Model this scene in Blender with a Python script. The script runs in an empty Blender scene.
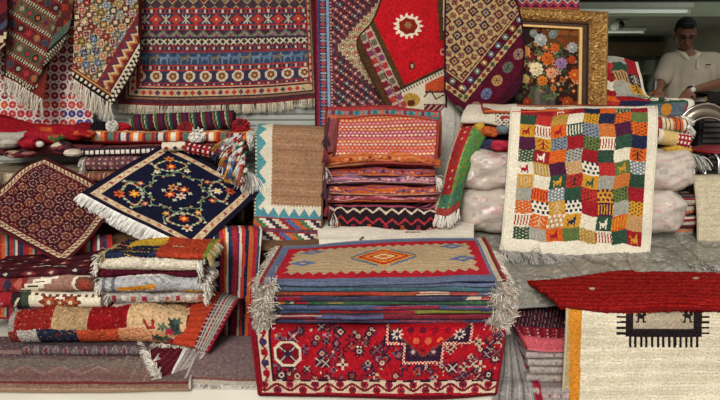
# Rug stall: kilims, gabbehs and knotted rugs heaped on benches at the open front of a shop.
import bpy, bmesh, math, random
import numpy as np
from mathutils import Vector, Matrix

SC = bpy.context.scene
COL = SC.collection
RNG = np.random.default_rng(7)
random.seed(7)

# ------------------------------------------------------------------ camera geometry
F_PX, PITCH, CAM_Z = 700.0, math.radians(9.65), 1.5
CP, SP = math.cos(PITCH), math.sin(PITCH)

def at(px, py, Y):
    """world point that stands at distance Y from the street and is sighted at photo pixel px, py"""
    u, v = (px - 360) / F_PX, (200 - py) / F_PX
    dy, dz = CP + v * SP, -SP + v * CP
    k = Y / dy
    return np.array((u * k, Y, CAM_Z + dz * k))

def lin(h):
    if not isinstance(h, str):
        return np.array(h, float)
    h = h.lstrip('#')
    c = np.array([int(h[i:i + 2], 16) / 255 for i in (0, 2, 4)])
    return np.where(c <= .04045, c / 12.92, ((c + .055) / 1.055) ** 2.4)

# ------------------------------------------------------------------ materials
MATS = {}

def mat_cloth(name, grain=150, amp=.22, bump=.5, sheen=.0, rough=.95, dist=.004, rib=0):
    """wool or cotton dyed by the mesh's own weave colours, with a procedural yarn grain"""
    if name in MATS: return MATS[name]
    m = bpy.data.materials.new(name); m.use_nodes = True
    nt = m.node_tree; N = nt.nodes; L = nt.links
    b = N['Principled BSDF']
    b.inputs['Roughness'].default_value = rough
    b.inputs['Specular IOR Level'].default_value = .06
    b.inputs['Sheen Weight'].default_value = sheen
    b.inputs['Sheen Roughness'].default_value = .6
    a = N.new('ShaderNodeAttribute'); a.attribute_name = 'dye'
    tc = N.new('ShaderNodeTexCoord')
    n1 = N.new('ShaderNodeTexNoise'); n1.inputs['Scale'].default_value = grain; n1.inputs['Detail'].default_value = 3
    n2 = N.new('ShaderNodeTexNoise'); n2.inputs['Scale'].default_value = 7; n2.inputs['Detail'].default_value = 3
    L.new(tc.outputs['Object'], n1.inputs['Vector']); L.new(tc.outputs['Object'], n2.inputs['Vector'])
    r1 = N.new('ShaderNodeMapRange'); r1.inputs['From Min'].default_value = .3; r1.inputs['From Max'].default_value = .7
    r1.inputs['To Min'].default_value = 1 - amp; r1.inputs['To Max'].default_value = 1 + amp
    r2 = N.new('ShaderNodeMapRange'); r2.inputs['From Min'].default_value = .3; r2.inputs['From Max'].default_value = .7
    r2.inputs['To Min'].default_value = .9; r2.inputs['To Max'].default_value = 1.08
    L.new(n1.outputs['Fac'], r1.inputs['Value']); L.new(n2.outputs['Fac'], r2.inputs['Value'])
    mu = N.new('ShaderNodeMath'); mu.operation = 'MULTIPLY'
    L.new(r1.outputs[0], mu.inputs[0]); L.new(r2.outputs[0], mu.inputs[1])
    mx = N.new('ShaderNodeVectorMath'); mx.operation = 'SCALE'
    L.new(a.outputs['Color'], mx.inputs[0]); L.new(mu.outputs[0], mx.inputs['Scale'])
    L.new(mx.outputs[0], b.inputs['Base Color'])
    bp = N.new('ShaderNodeBump'); bp.inputs['Strength'].default_value = bump; bp.inputs['Distance'].default_value = dist
    h = n1.outputs['Fac']
    if rib:
        w = N.new('ShaderNodeTexWave'); w.bands_direction = 'Z'; w.inputs['Scale'].default_value = rib
        w.inputs['Distortion'].default_value = 1.5
        L.new(tc.outputs['Object'], w.inputs['Vector'])
        ad = N.new('ShaderNodeMath'); ad.operation = 'ADD'
        L.new(n1.outputs['Fac'], ad.inputs[0]); L.new(w.outputs['Fac'], ad.inputs[1]); h = ad.outputs[0]
    L.new(h, bp.inputs['Height']); L.new(bp.outputs['Normal'], b.inputs['Normal'])
    MATS[name] = m
    return m

def mat_plain(name, col, rough=.6, metal=0., amp=.12, scale=20, bump=0., emit=0., coat=0., spec=.4, stretch=(1, 1, 1)):
    if name in MATS: return MATS[name]
    m = bpy.data.materials.new(name); m.use_nodes = True
    nt = m.node_tree; N = nt.nodes; L = nt.links
    b = N['Principled BSDF']
    b.inputs['Roughness'].default_value = rough; b.inputs['Metallic'].default_value = metal
    b.inputs['Specular IOR Level'].default_value = spec
    b.inputs['Coat Weight'].default_value = coat
    c = lin(col)
    tc = N.new('ShaderNodeTexCoord'); mp = N.new('ShaderNodeMapping'); mp.inputs['Scale'].default_value = stretch
    L.new(tc.outputs['Object'], mp.inputs['Vector'])
    n = N.new('ShaderNodeTexNoise'); n.inputs['Scale'].default_value = scale; n.inputs['Detail'].default_value = 4
    L.new(mp.outputs[0], n.inputs['Vector'])
    cr = N.new('ShaderNodeValToRGB')
    cr.color_ramp.elements[0].position = .3; cr.color_ramp.elements[1].position = .7
    cr.color_ramp.elements[0].color = (*(c * (1 - amp)), 1); cr.color_ramp.elements[1].color = (*np.minimum(c * (1 + amp), 1), 1)
    L.new(n.outputs['Fac'], cr.inputs['Fac']); L.new(cr.outputs[0], b.inputs['Base Color'])
    if bump:
        bp = N.new('ShaderNodeBump'); bp.inputs['Strength'].default_value = bump; bp.inputs['Distance'].default_value = .01
        L.new(n.outputs['Fac'], bp.inputs['Height']); L.new(bp.outputs[0], b.inputs['Normal'])
    if emit:
        b.inputs['Emission Color'].default_value = (*c, 1); b.inputs['Emission Strength'].default_value = emit
    MATS[name] = m
    return m

PILE = mat_cloth('wool_pile', 160, .25, .5)
FLAT = mat_cloth('flat_weave', 260, .18, .4, 0, rib=90)
SHAG = mat_cloth('shaggy_wool', 70, .25, .9, 0, dist=.008)
YARN = mat_cloth('cotton_yarn', 120, .12, .1, .1)
WRAP = mat_cloth('plastic_wrapped_cloth', 40, .08, .4, 0, .3)
WRAP.node_tree.nodes['Principled BSDF'].inputs['Coat Weight'].default_value = .5
WRAP.node_tree.nodes['Principled BSDF'].inputs['Coat Roughness'].default_value = .2

# ------------------------------------------------------------------ things and parts
class Thing:
    """one top-level object; parts are collected in world coordinates and parented on done()"""
    def __init__(s, name, label, cat, group=None):
        s.name, s.label, s.cat, s.group, s.parts = name, label, cat, group, []
    def quads(s, name, V, Fq, C=None, mat=None, thick=0, smooth=True, label=None, sub=None, kind=None, mods=()):
        s.parts.append(dict(name=name, V=np.asarray(V, float).reshape(-1, 3), F=np.asarray(Fq), C=C, mat=mat, thick=thick,
                            smooth=smooth, label=label, sub=sub, kind=kind, mods=mods)); return len(s.parts) - 1
    def bm(s, name, bm_, mat, smooth=False, label=None, sub=None, mods=(), kind=None):
        V = np.array([v.co[:] for v in bm_.verts]); bm_.verts.index_update()
        F_ = [[v.index for v in f.verts] for f in bm_.faces]; bm_.free()
        s.parts.append(dict(name=name, V=V, F=F_, C=None, mat=mat, thick=0, smooth=smooth, label=label, sub=sub, kind=kind, mods=mods))
        return len(s.parts) - 1
    def done(s, base=None):
        allv = np.vstack([p['V'] for p in s.parts])
        lo, hi = allv.min(0), allv.max(0)
        if base is None: base = np.array(((lo[0] + hi[0]) / 2, (lo[1] + hi[1]) / 2, lo[2]))
        single = len(s.parts) == 1
        root = None
        if not single:
            root = bpy.data.objects.new(s.name, None); root.empty_display_size = .1
            root.location = base; COL.objects.link(root)
        objs = []
        for p in s.parts:
            o = make_mesh(s.name if single else p['name'], p['V'] - base, p['F'], p['C'], p['mat'], p['smooth'])
            if p['thick']:
                md = o.modifiers.new('thickness', 'SOLIDIFY'); md.thickness = p['thick']; md.offset = -1
            for f in p['mods']: f(o)
            if p['label'] and not single: o['label'] = p['label']
            if p['kind']: o['kind'] = p['kind']
            if single: o.location = base; root = o
            else: o.parent = objs[p['sub']] if p['sub'] is not None else root
            objs.append(o)
        if s.label: root['label'] = s.label
        if s.cat: root['category'] = s.cat
        if s.group: root['group'] = s.group
        return root

def make_mesh(name, V, F_, C, mat, smooth):
    me = bpy.data.meshes.new(name)
    if isinstance(F_, list):
        me.from_pydata([tuple(v) for v in V], [], F_)
    else:
        n = len(F_)
        me.vertices.add(len(V)); me.vertices.foreach_set('co', V.astype(np.float32).ravel())
        me.loops.add(4 * n); me.loops.foreach_set('vertex_index', F_.astype(np.int32).ravel())
        me.polygons.add(n); me.polygons.foreach_set('loop_start', np.arange(0, 4 * n, 4, dtype=np.int32))
        me.update(calc_edges=True)
    if C is not None:
        at_ = me.color_attributes.new('dye', 'FLOAT_COLOR', 'CORNER')
        cc = np.ones((len(F_), 4, 4), np.float32); cc[:, :, :3] = np.clip(np.asarray(C), 0, 1)[:, None, :]
        at_.data.foreach_set('color', cc.ravel())
    me.validate()
    if smooth: me.polygons.foreach_set('use_smooth', np.ones(len(me.polygons), bool))
    if mat: me.materials.append(mat)
    o = bpy.data.objects.new(name, me); COL.objects.link(o)
    return o

def structure(name, bm_, mat, smooth=False):
    me = bpy.data.meshes.new(name); bm_.to_mesh(me); bm_.free(); me.materials.append(mat)
    o = bpy.data.objects.new(name, me); COL.objects.link(o); o['kind'] = 'structure'
    return o

# bmesh shapes
def box(bm_, x0, x1, y0, y1, z0, z1, bev=0):
    r = bmesh.ops.create_cube(bm_, size=1, matrix=Matrix.Translation(((x0 + x1) / 2, (y0 + y1) / 2, (z0 + z1) / 2)) @ Matrix.Diagonal((x1 - x0, y1 - y0, z1 - z0, 1)))
    if bev:
        es = list({e for v in r['verts'] for e in v.link_edges})
        bmesh.ops.bevel(bm_, geom=es, offset=bev, segments=2, affect='EDGES')
    return bm_

def nb(): return bmesh.new()

def tube(bm_, pts, r, seg=10, cap=True):
    pts = [Vector(p) for p in pts]; rings = []
    prev = None
    for i, p in enumerate(pts):
        t = (pts[min(i + 1, len(pts) - 1)] - pts[max(i - 1, 0)]).normalized()
        if prev is None: a = t.orthogonal().normalized()
        else: a = (prev - t * prev.dot(t)).normalized()
        prev = a; b = t.cross(a)
        ri = r[i] if hasattr(r, '__len__') else r
        rings.append([bm_.verts.new(p + (a * math.cos(k * 2 * math.pi / seg) + b * math.sin(k * 2 * math.pi / seg)) * ri) for k in range(seg)])
    for q, w in zip(rings, rings[1:]):
        for k in range(seg): bm_.faces.new((q[k], q[(k + 1) % seg], w[(k + 1) % seg], w[k]))
    if cap: bm_.faces.new(rings[0][::-1]); bm_.faces.new(rings[-1])
    return bm_

def ball(bm_, c, r, seg=16, rot=None):
    r = r if hasattr(r, '__len__') else (r, r, r)
    c = Vector(c); n = seg // 2 + 2; rot = rot or Matrix.Identity(3)
    P = lambda a, b: bm_.verts.new(c + rot @ Vector((r[0] * math.sin(b) * math.cos(a), r[1] * math.sin(b) * math.sin(a), r[2] * math.cos(b))))
    rings = [[P(k * 2 * math.pi / seg, math.pi * q / n) for k in range(seg)] for q in range(1, n)]
    top, bot = P(0, 0), P(0, math.pi)
    for k in range(seg):
        k2 = (k + 1) % seg
        bm_.faces.new((top, rings[0][k], rings[0][k2])); bm_.faces.new((bot, rings[-1][k2], rings[-1][k]))
        for q, w in zip(rings, rings[1:]): bm_.faces.new((q[k], w[k], w[k2], q[k2]))
    return bm_

# ------------------------------------------------------------------ surfaces
def hermite(P, t, q):
    """smooth interpolation of rows P at knots t, sampled at q"""
    P = np.asarray(P, float); n = len(t)
    d = np.diff(t); sl = np.diff(P, axis=0) / d.reshape((-1,) + (1,) * (P.ndim - 1))
    m = np.empty_like(P); m[0] = sl[0]; m[-1] = sl[-1]
    for i in range(1, n - 1):
        w = d[i - 1] / (d[i - 1] + d[i]); m[i] = sl[i - 1] * (1 - w) + sl[i] * w
    k = np.clip(np.searchsorted(t, q, side='right') - 1, 0, n - 2)
    h = d[k]; s = (q - t[k]) / h
    sh = (-1,) + (1,) * (P.ndim - 1)
    s = s.reshape(sh); h = h.reshape(sh)
    return (P[k] * (2 * s**3 - 3 * s**2 + 1) + m[k] * h * (s**3 - 2 * s**2 + s) + P[k + 1] * (-2 * s**3 + 3 * s**2) + m[k + 1] * h * (s**3 - s**2))

def knots(G, axis):
    G = G if axis == 0 else np.swapaxes(G, 0, 1)
    c = np.linalg.norm(np.diff(G, axis=0), axis=2).mean(1)
    t = np.concatenate([[0], np.cumsum(np.maximum(c, 1e-5))]); return t / t[-1], t[-1]

def grid_faces(nv, nu, flip=False):
    i, j = np.mgrid[0:nv, 0:nu]; a = i * (nu + 1) + j
    f = np.stack([a, a + nu + 1, a + nu + 2, a + 1], -1).reshape(-1, 4)
    return f[:, ::-1] if flip else f

class Paint:
    """dye plan of a rug: U, V run across its surface; f() dyes the knots under a mask"""
    def __init__(s, U, V, u, v, base='#808080'):
        s.U, s.V, s.u, s.v = U, V, u, v
        s.c = np.empty(U.shape + (3,)); s.c[:] = lin(base)
    def base(s, c): s.c[:] = lin(c)
    def f(s, m, col):
        s.c[m] = lin(col)
    def pick(s, m, idx, cols):
        t = np.array([lin(c) for c in cols]); s.c[m] = t[(np.asarray(idx)[m].astype(int)) % len(cols)]
    def rect(s, a, b, c, d, col): s.f((s.U >= a) & (s.U < c) & (s.V >= b) & (s.V < d), col)
    def diam(s, cu, cv, ru, rv, col): s.f(np.abs(s.U - cu) / ru + np.abs(s.V - cv) / rv < 1, col)
    def disc(s, cu, cv, ru, col, rv=None): s.f(((s.U - cu) / ru) ** 2 + ((s.V - cv) / (rv or ru)) ** 2 < 1, col)
    def flower(s, cu, cv, r, col, mid=None, n=6, amp=.25, ph=0, rv=None):
        a, b = s.U - cu, (s.V - cv) * r / (rv or r)
        th = np.arctan2(b, a); q = np.hypot(a, b)
        s.f(q < r * (1 - amp + amp * np.cos(n * th + ph)), col)
        if mid: s.f(q < r * .38, mid)
    def line(s, pts, w, col):
        for (a, b), (c, d) in zip(pts, pts[1:]):
            l2 = (c - a) ** 2 + (d - b) ** 2 + 1e-9
            t = np.clip(((s.U - a) * (c - a) + (s.V - b) * (d - b)) / l2, 0, 1)
            s.f(np.hypot(s.U - a - t * (c - a), s.V - b - t * (d - b)) < w, col)
    def stamp(s, bmp, a, b, c, d, col):
        h, w = len(bmp), len(bmp[0])
        x = np.floor((s.U - a) / (c - a) * w).astype(int); y = np.floor((s.V - b) / (d - b) * h).astype(int)
        ok = (x >= 0) & (x < w) & (y >= 0) & (y < h)
        B = np.array([[ch == '#' for ch in r] for r in bmp])
        m = np.zeros_like(ok); m[ok] = B[y[ok], x[ok]]; s.f(m, col)

def sd(U, V, a, b):
    """signed distance to the line a-b (positive on its right-hand side going from a to b, V down)"""
    dx, dy = b[0] - a[0], b[1] - a[1]; l = math.hypot(dx, dy)
    return ((V - a[1]) * dx - (U - a[0]) * dy) / l

def along(U, V, a, b):
    dx, dy = b[0] - a[0], b[1] - a[1]; l = math.hypot(dx, dy)
    return ((U - a[0]) * dx + (V - a[1]) * dy) / l

def cell(x, p):
    i = np.floor(x / p); return i, x / p - i - .5

def hsh(i, j, k=0): return ((i * 73 + j * 151 + k * 31 + (i * j) * 17) % 997).astype(int) * 7 % 101

def zig(x, p): return np.abs((x / p) % 1 - .5) * 2

def stripes(p, x, plan, wob=None):
    """bands of colour along x; plan is [(width, colour), ...] repeated"""
    tot = sum(w for w, _ in plan); y = (x if wob is None else x + wob) % tot; a = 0
    for w, c in plan:
        p.f((y >= a) & (y < a + w), c); a += w

def wavy(n_seed, x, amp, f=6.):
    r = np.random.default_rng(n_seed); y = 0
    for k in range(4):
        y = y + math.pow(.6, k) * np.sin(x * f * (1.6 ** k) * (1 + .3 * r.random()) + r.random() * 7)
    return amp * y * .5

def sheet(ctrl, res, paint, can=None, wrinkle=.004, seed=0, jitter=0, world=False):
    """rug surface through a grid of sighted points; returns verts, faces, dyes, grid"""
    D = np.array(ctrl, float)
    G = D.copy() if world else np.array([[at(*q) for q in r] for r in ctrl])
    tv, lv = knots(G, 0); tu, lu = knots(G, 1)
    nu, nv = max(4, int(lu / res)), max(4, int(lv / res))
    qu, qv = np.linspace(0, 1, nu + 1), np.linspace(0, 1, nv + 1)
    def ev(A, a, b): return np.swapaxes(hermite(np.swapaxes(hermite(A, tv, a), 0, 1), tu, b), 0, 1)
    W = ev(G, qv, qu)
    du = np.gradient(W, axis=1); dv = np.gradient(W, axis=0)
    n = np.cross(dv, du); n /= np.linalg.norm(n, axis=2, keepdims=True) + 1e-12
    if wrinkle:
        uu, vv = np.meshgrid(qu * lu, qv * lv)
        W = W + n * (wavy(seed, uu * 1.3 + vv * .6, wrinkle) + wavy(seed + 50, vv * 1.1 - uu * .5, wrinkle))[..., None]
    if jitter: W = W + n * RNG.normal(0, jitter, W.shape[:2])[..., None]
    cu, cv = (qu[1:] + qu[:-1]) / 2, (qv[1:] + qv[:-1]) / 2
    uu, vv = np.meshgrid(cu, cv)
    if can: U, V = can[0] + (can[1] - can[0]) * uu, can[2] + (can[3] - can[2]) * vv
    else:
        UV = ev(D[..., :2], cv, cu); U, V = UV[..., 0], UV[..., 1]
    p = Paint(U, V, uu, vv); paint(p)
    return W.reshape(-1, 3), grid_faces(nv, nu), mottle(p.c).reshape(-1, 3), W

def mottle(c, amt=.17):
    """uneven dye lots: every small group of knots takes the dye a little differently"""
    h, w = c.shape[:2]; n = np.ones((h, w, 1))
    for k, a in ((1, .5), (2, .8), (3, .5)):
        q = RNG.normal(0, a * amt, (h // k + 1, w // k + 1)); n = n * np.exp(np.repeat(np.repeat(q, k, 0), k, 1)[:h, :w, None])
    q = RNG.normal(0, amt * .35, (h // 2 + 1, w // 2 + 1, 3)); n = n * np.exp(np.repeat(np.repeat(q, 2, 0), 2, 1)[:h, :w])
    n = n * np.exp(RNG.normal(0, amt * .18, (h, 1, 1)))
    pale = np.clip(c.mean(2, keepdims=True) / .5, 0, 1)              # undyed wool is the most even
    return np.clip(c * (1 + (n - 1) * (1 - .8 * pale)), 0, .88)

def unit(v): return v / (np.linalg.norm(v, axis=-1, keepdims=True) + 1e-12)

def strands(E, D, L, n, r=.0016, sag=.3, curl=.25, cols=('#d8cfbf',), seed=1, seg=4, spread=.25, lv=.35, clump=3):
    """n yarn ends hanging from the edge polyline E, leaving along D, bending down by sag"""
    n = max(n, 24); g = np.random.default_rng(seed); E = np.asarray(E, float)
    m_ = max(2, n // clump) if n > 160 else n; tid = np.sort(g.integers(0, m_, n)); tt = np.sort(g.random(m_))
    t = np.clip(tt[tid] + g.normal(0, .004, n), 0, .9999) * (len(E) - 1); k = np.minimum(t.astype(int), len(E) - 2); f = (t - k)[:, None]
    P = E[k] * (1 - f) + E[k + 1] * f
    D = np.asarray(D, float)
    d = np.broadcast_to(D, P.shape) if D.ndim == 1 else (D[k] * (1 - f) + D[k + 1] * f)
    d = unit(d + g.normal(0, spread, (m_, 3))[tid] + g.normal(0, spread * .3, P.shape))
    L = L * (1 - lv * g.random(n))[:, None]
    pts = [P]; q = P.copy(); dd = d.copy()
    for _ in range(seg):
        dd = unit(dd + np.array((0, 0, -1.)) * sag / seg * 2 + g.normal(0, curl / seg * 1.6, (m_, 3))[tid] + g.normal(0, curl / seg * .6, P.shape))
        q = q + dd * L / seg; pts.append(q)
    pts = np.stack(pts, 1)                                           # n, seg+1, 3
    T = unit(np.gradient(pts, axis=1)); A = unit(np.cross(T, np.array((.3, .9, .2)))); B = np.cross(T, A)
    rr = (r * (.7 + .6 * g.random(n)))[:, None, None]
    ring = [pts + rr * (A * math.cos(a) + B * math.sin(a)) for a in (0, 2.094, 4.189)]
    V = np.stack(ring, 2).reshape(-1, 3)
    base = np.arange(n)[:, None, None] * (seg + 1) * 3; s_ = np.arange(seg)[None, :, None] * 3; kk = np.arange(3)[None, None, :]
    a = base + s_ + kk; b = base + s_ + (kk + 1) % 3
    Fq = np.stack([a, b, b + 3, a + 3], -1).reshape(-1, 4)
    cc = np.array([lin(c) for c in cols])[g.integers(0, len(cols), n)] * (.8 + .35 * g.random(n))[:, None]
    return V, Fq, np.repeat(cc, seg * 3, axis=0)

def edge(W, side, m=40):
    e = {'t': W[0], 'b': W[-1], 'l': W[:, 0], 'r': W[:, -1]}[side]
    i = {'t': W[0] - W[1], 'b': W[-1] - W[-2], 'l': W[:, 0] - W[:, 1], 'r': W[:, -1] - W[:, -2]}[side]
    k = np.linspace(0, len(e) - 1, min(m, len(e))).astype(int)
    return e[k], unit(i[k])

def cord(E, r, seg=6):
    """round edge binding along E"""
    b = nb(); tube(b, [tuple(q) for q in E], r, seg); return b

def rug(name, label, ctrl, paint, res=.006, cat='rug', group=None, can=None, mat=None, thick=.007, wrinkle=.004, seed=0,
        fringes=(), bind=(), jitter=0, body='woven_field', world=False):
    """a single spread, hung or draped rug with its fringes and bound edges"""
    V, Fq, C, W = sheet(ctrl, res, paint, can, wrinkle, seed, jitter, world)
    t = Thing(name, label, cat, group)
    t.quads(body, V, Fq, C, mat or PILE, thick)
    for k, fr in enumerate(fringes):
        E, D = edge(W, fr['side'])
        if 'dir' in fr: D = np.array(fr['dir'], float)
        if 'span' in fr: a, b = fr['span']; i0, i1 = int(a * (len(E) - 1)), int(b * (len(E) - 1)) + 1; E = E[i0:i1]; D = D if D.ndim == 1 else D[i0:i1]
        ln = np.linalg.norm(np.diff(E, axis=0), axis=1).sum()
        t.quads('fringe', *strands(E, D, fr.get('L', .06), int(1.5 * fr.get('n', 420) * ln), fr.get('r', .0013), fr.get('sag', .4), fr.get('curl', .25),
                                   fr.get('cols', ('#e6dfd2', '#f0ebe0', '#d0c6b6')), seed + k + 3, spread=fr.get('spread', .2)), YARN, label=fr.get('label'))
    for s_, col in bind:
        E, _ = edge(W, s_, 60)
        t.bm('edge_binding', cord(E, .006), mat_plain('binding_' + col.strip('#'), col, .95, spec=.1), True)
    return t.done()

def fold_path(h, depth):
    """section of a rug folded in four, as (y back from the front, z) with path length; 0 is where the front turn begins"""
    r = h / 2; pts = [(depth, 0.)]
    for k in range(1, 6): pts.append((r + (depth - r) * (1 - k / 5), 0.))
    a = len(pts) - 1
    for k in range(1, 13):
        th = -math.pi / 2 - math.pi * k / 12; pts.append((r + r * math.cos(th), r + r * math.sin(th)))
    for k in range(1, 6): pts.append((r + (depth - r) * k / 5, h))
    r2 = h * .17
    for k in range(1, 7):
        th = math.pi / 2 - math.pi * k / 6; pts.append((depth + r2 * math.cos(th), h - r2 + r2 * math.sin(th)))
    fy = r * .75
    pts.append((depth * .5, h * .66)); pts.append((fy + r2, h * .66))
    for k in range(1, 7):
        th = math.pi / 2 + math.pi * k / 6; pts.append((fy + r2 + r2 * math.cos(th), h * .49 + r2 * math.sin(th)))
    pts.append((depth * .5, h * .32)); pts.append((depth * .97, h * .32))
    pts = np.array(pts); s = np.concatenate([[0], np.cumsum(np.linalg.norm(np.diff(pts, axis=0), axis=1))])
    return pts, s - s[a]

def folded(name, label, x0, x1, yf, depth, z0, h, paint, cat='folded rug', group=None, rot=0., res=.006, vis=.1, wob=.006, seed=0,
           mat=None, fr='', frL=.05, frn=700, frcols=('#e2dbce', '#efe9de', '#c8beae'), frsag=.8, hz=None, crown=0., tilt=0., jitter=0, puff=0., endtuck=0., thick=None,
           extra=None, frr=.0018):
    """a rug folded in four: front turn, top leaf and the inner leaves that show at its ends"""
    pts, s = fold_path(h, depth); w = x1 - x0
    fine = np.arange(-.02, math.pi * h / 2 + vis, res)
    lo = np.arange(s[0], -.02, .04); hi = np.arange(fine[-1] + .02, s[-1], .03)
    q = np.concatenate([lo, fine, hi, [s[-1]]]); q = q[np.concatenate([[True], np.diff(q) > 1e-4])]
    yz = np.stack([np.interp(q, s, pts[:, 0]), np.interp(q, s, pts[:, 1])], 1)
    nu = max(6, int(w / res)); xs = np.linspace(0, w, nu + 1)
    Z = yz[:, 1][:, None] + 0 * xs[None]; Y = yz[:, 0][:, None] + 0 * xs[None]; X = xs[None] + 0 * Z
    fac = np.clip(Z / h, 0, 1)
    Y = Y + wavy(seed, xs, wob, 9)[None] * np.clip(1 - Y / (depth), 0, 1)
    e = (xs / w * 2 - 1)
    Z = Z * (1 + wavy(seed + 9, xs * 1.0, .08, 11)[None]) + (crown * (1 - e ** 2))[None] + tilt * (xs - w / 2)[None]
    Z = Z + fac * wavy(seed + 4, X * 1. + Y * 2, wob * .5, 14)
    if puff: Z = Z - fac * (puff * np.abs(e) ** 4)[None]
    if endtuck: Y = Y + (endtuck * np.abs(e) ** 5)[None]
    if jitter: Y = Y + RNG.normal(0, jitter, Y.shape); Z = Z + RNG.normal(0, jitter, Z.shape)
    c, sn = math.cos(rot), math.sin(rot); cx = (x0 + x1) / 2
    lx = X - w / 2; PX = cx + c * lx - sn * Y; PY = yf + sn * lx + c * Y; PZ = z0 + Z
    W = np.stack([PX, PY, PZ], -1)
    cu, cs = (xs[1:] + xs[:-1]) / 2, (q[1:] + q[:-1]) / 2
    U, Sg = np.meshgrid(cu, cs)
    p = Paint(U, Sg, U / w, Sg / (math.pi * h / 2)); paint(p)
    t = Thing(name, label, cat, group)
    t.quads('folded_field', W.reshape(-1, 3), grid_faces(len(q) - 1, nu, True), mottle(p.c).reshape(-1, 3), mat or PILE, thick or min(h * .2, .012))
    k0, k1 = np.searchsorted(q, 0), np.searchsorted(q, math.pi * h / 2 + .6 * depth)
    for i, sd_ in enumerate(fr):
        E = W[k0:k1, 0 if sd_ == 'l' else -1]; E = E[::max(1, len(E) // 24)]
        D = np.array((-c if sd_ == 'l' else c, (-sn if sd_ == 'l' else sn) - .35, -.1))
        ln = np.linalg.norm(np.diff(E, axis=0), axis=1).sum()
        t.quads('fringe', *strands(E, D, frL, int(frn * ln), frr, frsag, .45, frcols, seed + 20 + i, spread=.35), YARN)
    if extra: extra(t, W)
    return t.done()

def solid(c): return lambda p: p.base(c)

def puffy(name, label, c, r, paint, e=.55, group=None, cat='wrapped bundle', res=.012, rot=0., seed=0, mat=None, extra=None):
    res *= .6
    nu, nv = int(4 * r[0] / res) + 20, int(4 * r[2] / res) + 14
    a, b_ = np.meshgrid(np.linspace(-math.pi, math.pi, nu + 1), np.linspace(-math.pi / 2, math.pi / 2, nv + 1))
    sp = lambda x, k: np.sign(x) * np.abs(x) ** k
    x, y, z = r[0] * sp(np.cos(b_), e) * sp(np.cos(a), e), r[1] * sp(np.cos(b_), e) * sp(np.sin(a), e), r[2] * sp(np.sin(b_), e)
    n = wavy(seed, x * 2.2 + z * 3, .018, 7) + wavy(seed + 3, z * 4 - x * 1.7 + y * 2, .014, 9); k = 1 + n / max(r[2], .05) * .5
    x, y, z = x * (1 + n * .6), y * k, z * k
    cr, sr = math.cos(rot), math.sin(rot); W = np.stack([c[0] + x * cr - y * sr, c[1] + x * sr + y * cr, c[2] + z], -1)
    m = lambda A: (A[1:, 1:] + A[:-1, :-1] + A[1:, :-1] + A[:-1, 1:]) / 4
    p = Paint(m(x), m(z), m(a), m(b_)); paint(p)
    t = Thing(name, label, cat, group); t.quads('wrapping', W.reshape(-1, 3), grid_faces(nv, nu, False), p.c.reshape(-1, 3), mat or WRAP)
    if extra: extra(t, W)
    return t.done()
# ------------------------------------------------------------------ the setting
def slab(name, x0, x1, y0, y1, z0, z1, mat): return structure(name, box(nb(), x0, x1, y0, y1, z0, z1), mat)

STEP_Z = .214
slab('floor', -4.5, 6.5, -3, 15, -.06, 0, mat_plain('street_paving', '#8d877d', .9, scale=6, bump=.2))
b = nb(); box(b, -3.2, 6, 2.78, 15, .001, STEP_Z); structure('trim_1', b, mat_plain('white_painted_step', '#d9d4c4', .7, amp=.06, scale=5))
# corrugated siding behind the hung rugs
b = nb(); box(b, -3.2, .97, 4.64, 4.72, STEP_Z, 2.75)
for k in range(64):
    z = STEP_Z + .02 + k * .039
    box(b, -3.2, .968, 4.625, 4.642, z, z + .03, .006)
structure('wall_back', b, mat_plain('grey_siding', '#a3a69e', .6, amp=.05, scale=3))
slab('wall_left', -3.3, -3.2, 2.9, 4.7, STEP_Z, 2.75, mat_plain('grey_plaster', '#7d7a72', .9, scale=4))
slab('wall_rear', -3.2, 6, 14.2, 14.3, STEP_Z, 2.5, mat_plain('dim_plaster', '#6a6a5a', .9, scale=2))
slab('wall_right', 5.9, 6, 4.6, 14.3, STEP_Z, 2.5, MATS['dim_plaster'])
slab('wall_partition', .87, .968, 4.73, 14.3, STEP_Z, 2.5, MATS['dim_plaster'])
slab('ceiling', -3.3, 6, 3.7, 14.3, 2.75, 2.83, mat_plain('dark_ceiling', '#5e5e58', .9, scale=3))
slab('ceiling_inner', .97, 6, 6.7, 14.2, 2.36, 2.42, MATS['dark_ceiling'])
b = nb(); box(b, .97, 6, 6.5, 6.68, 2.2, 2.74); structure('trim_2', b, mat_plain('dark_header', '#2c2822', .8, amp=.5, scale=14))
b = nb(); box(b, .97, 6, 6.46, 6.68, 2.09, 2.198, .006); structure('trim_3', b, mat_plain('pale_green_lintel', '#8f9a86', .6, amp=.08, scale=4))
# brown pelmet along the rear wall
b = nb(); box(b, .97, 5.9, 13.9, 14.19, 1.98, 2.2); box(b, .97, 5.9, 13.85, 14.19, 2.2, 2.24); structure('trim_4', b, mat_plain('brown_pelmet', '#5a4a34', .6, scale=3))

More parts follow.
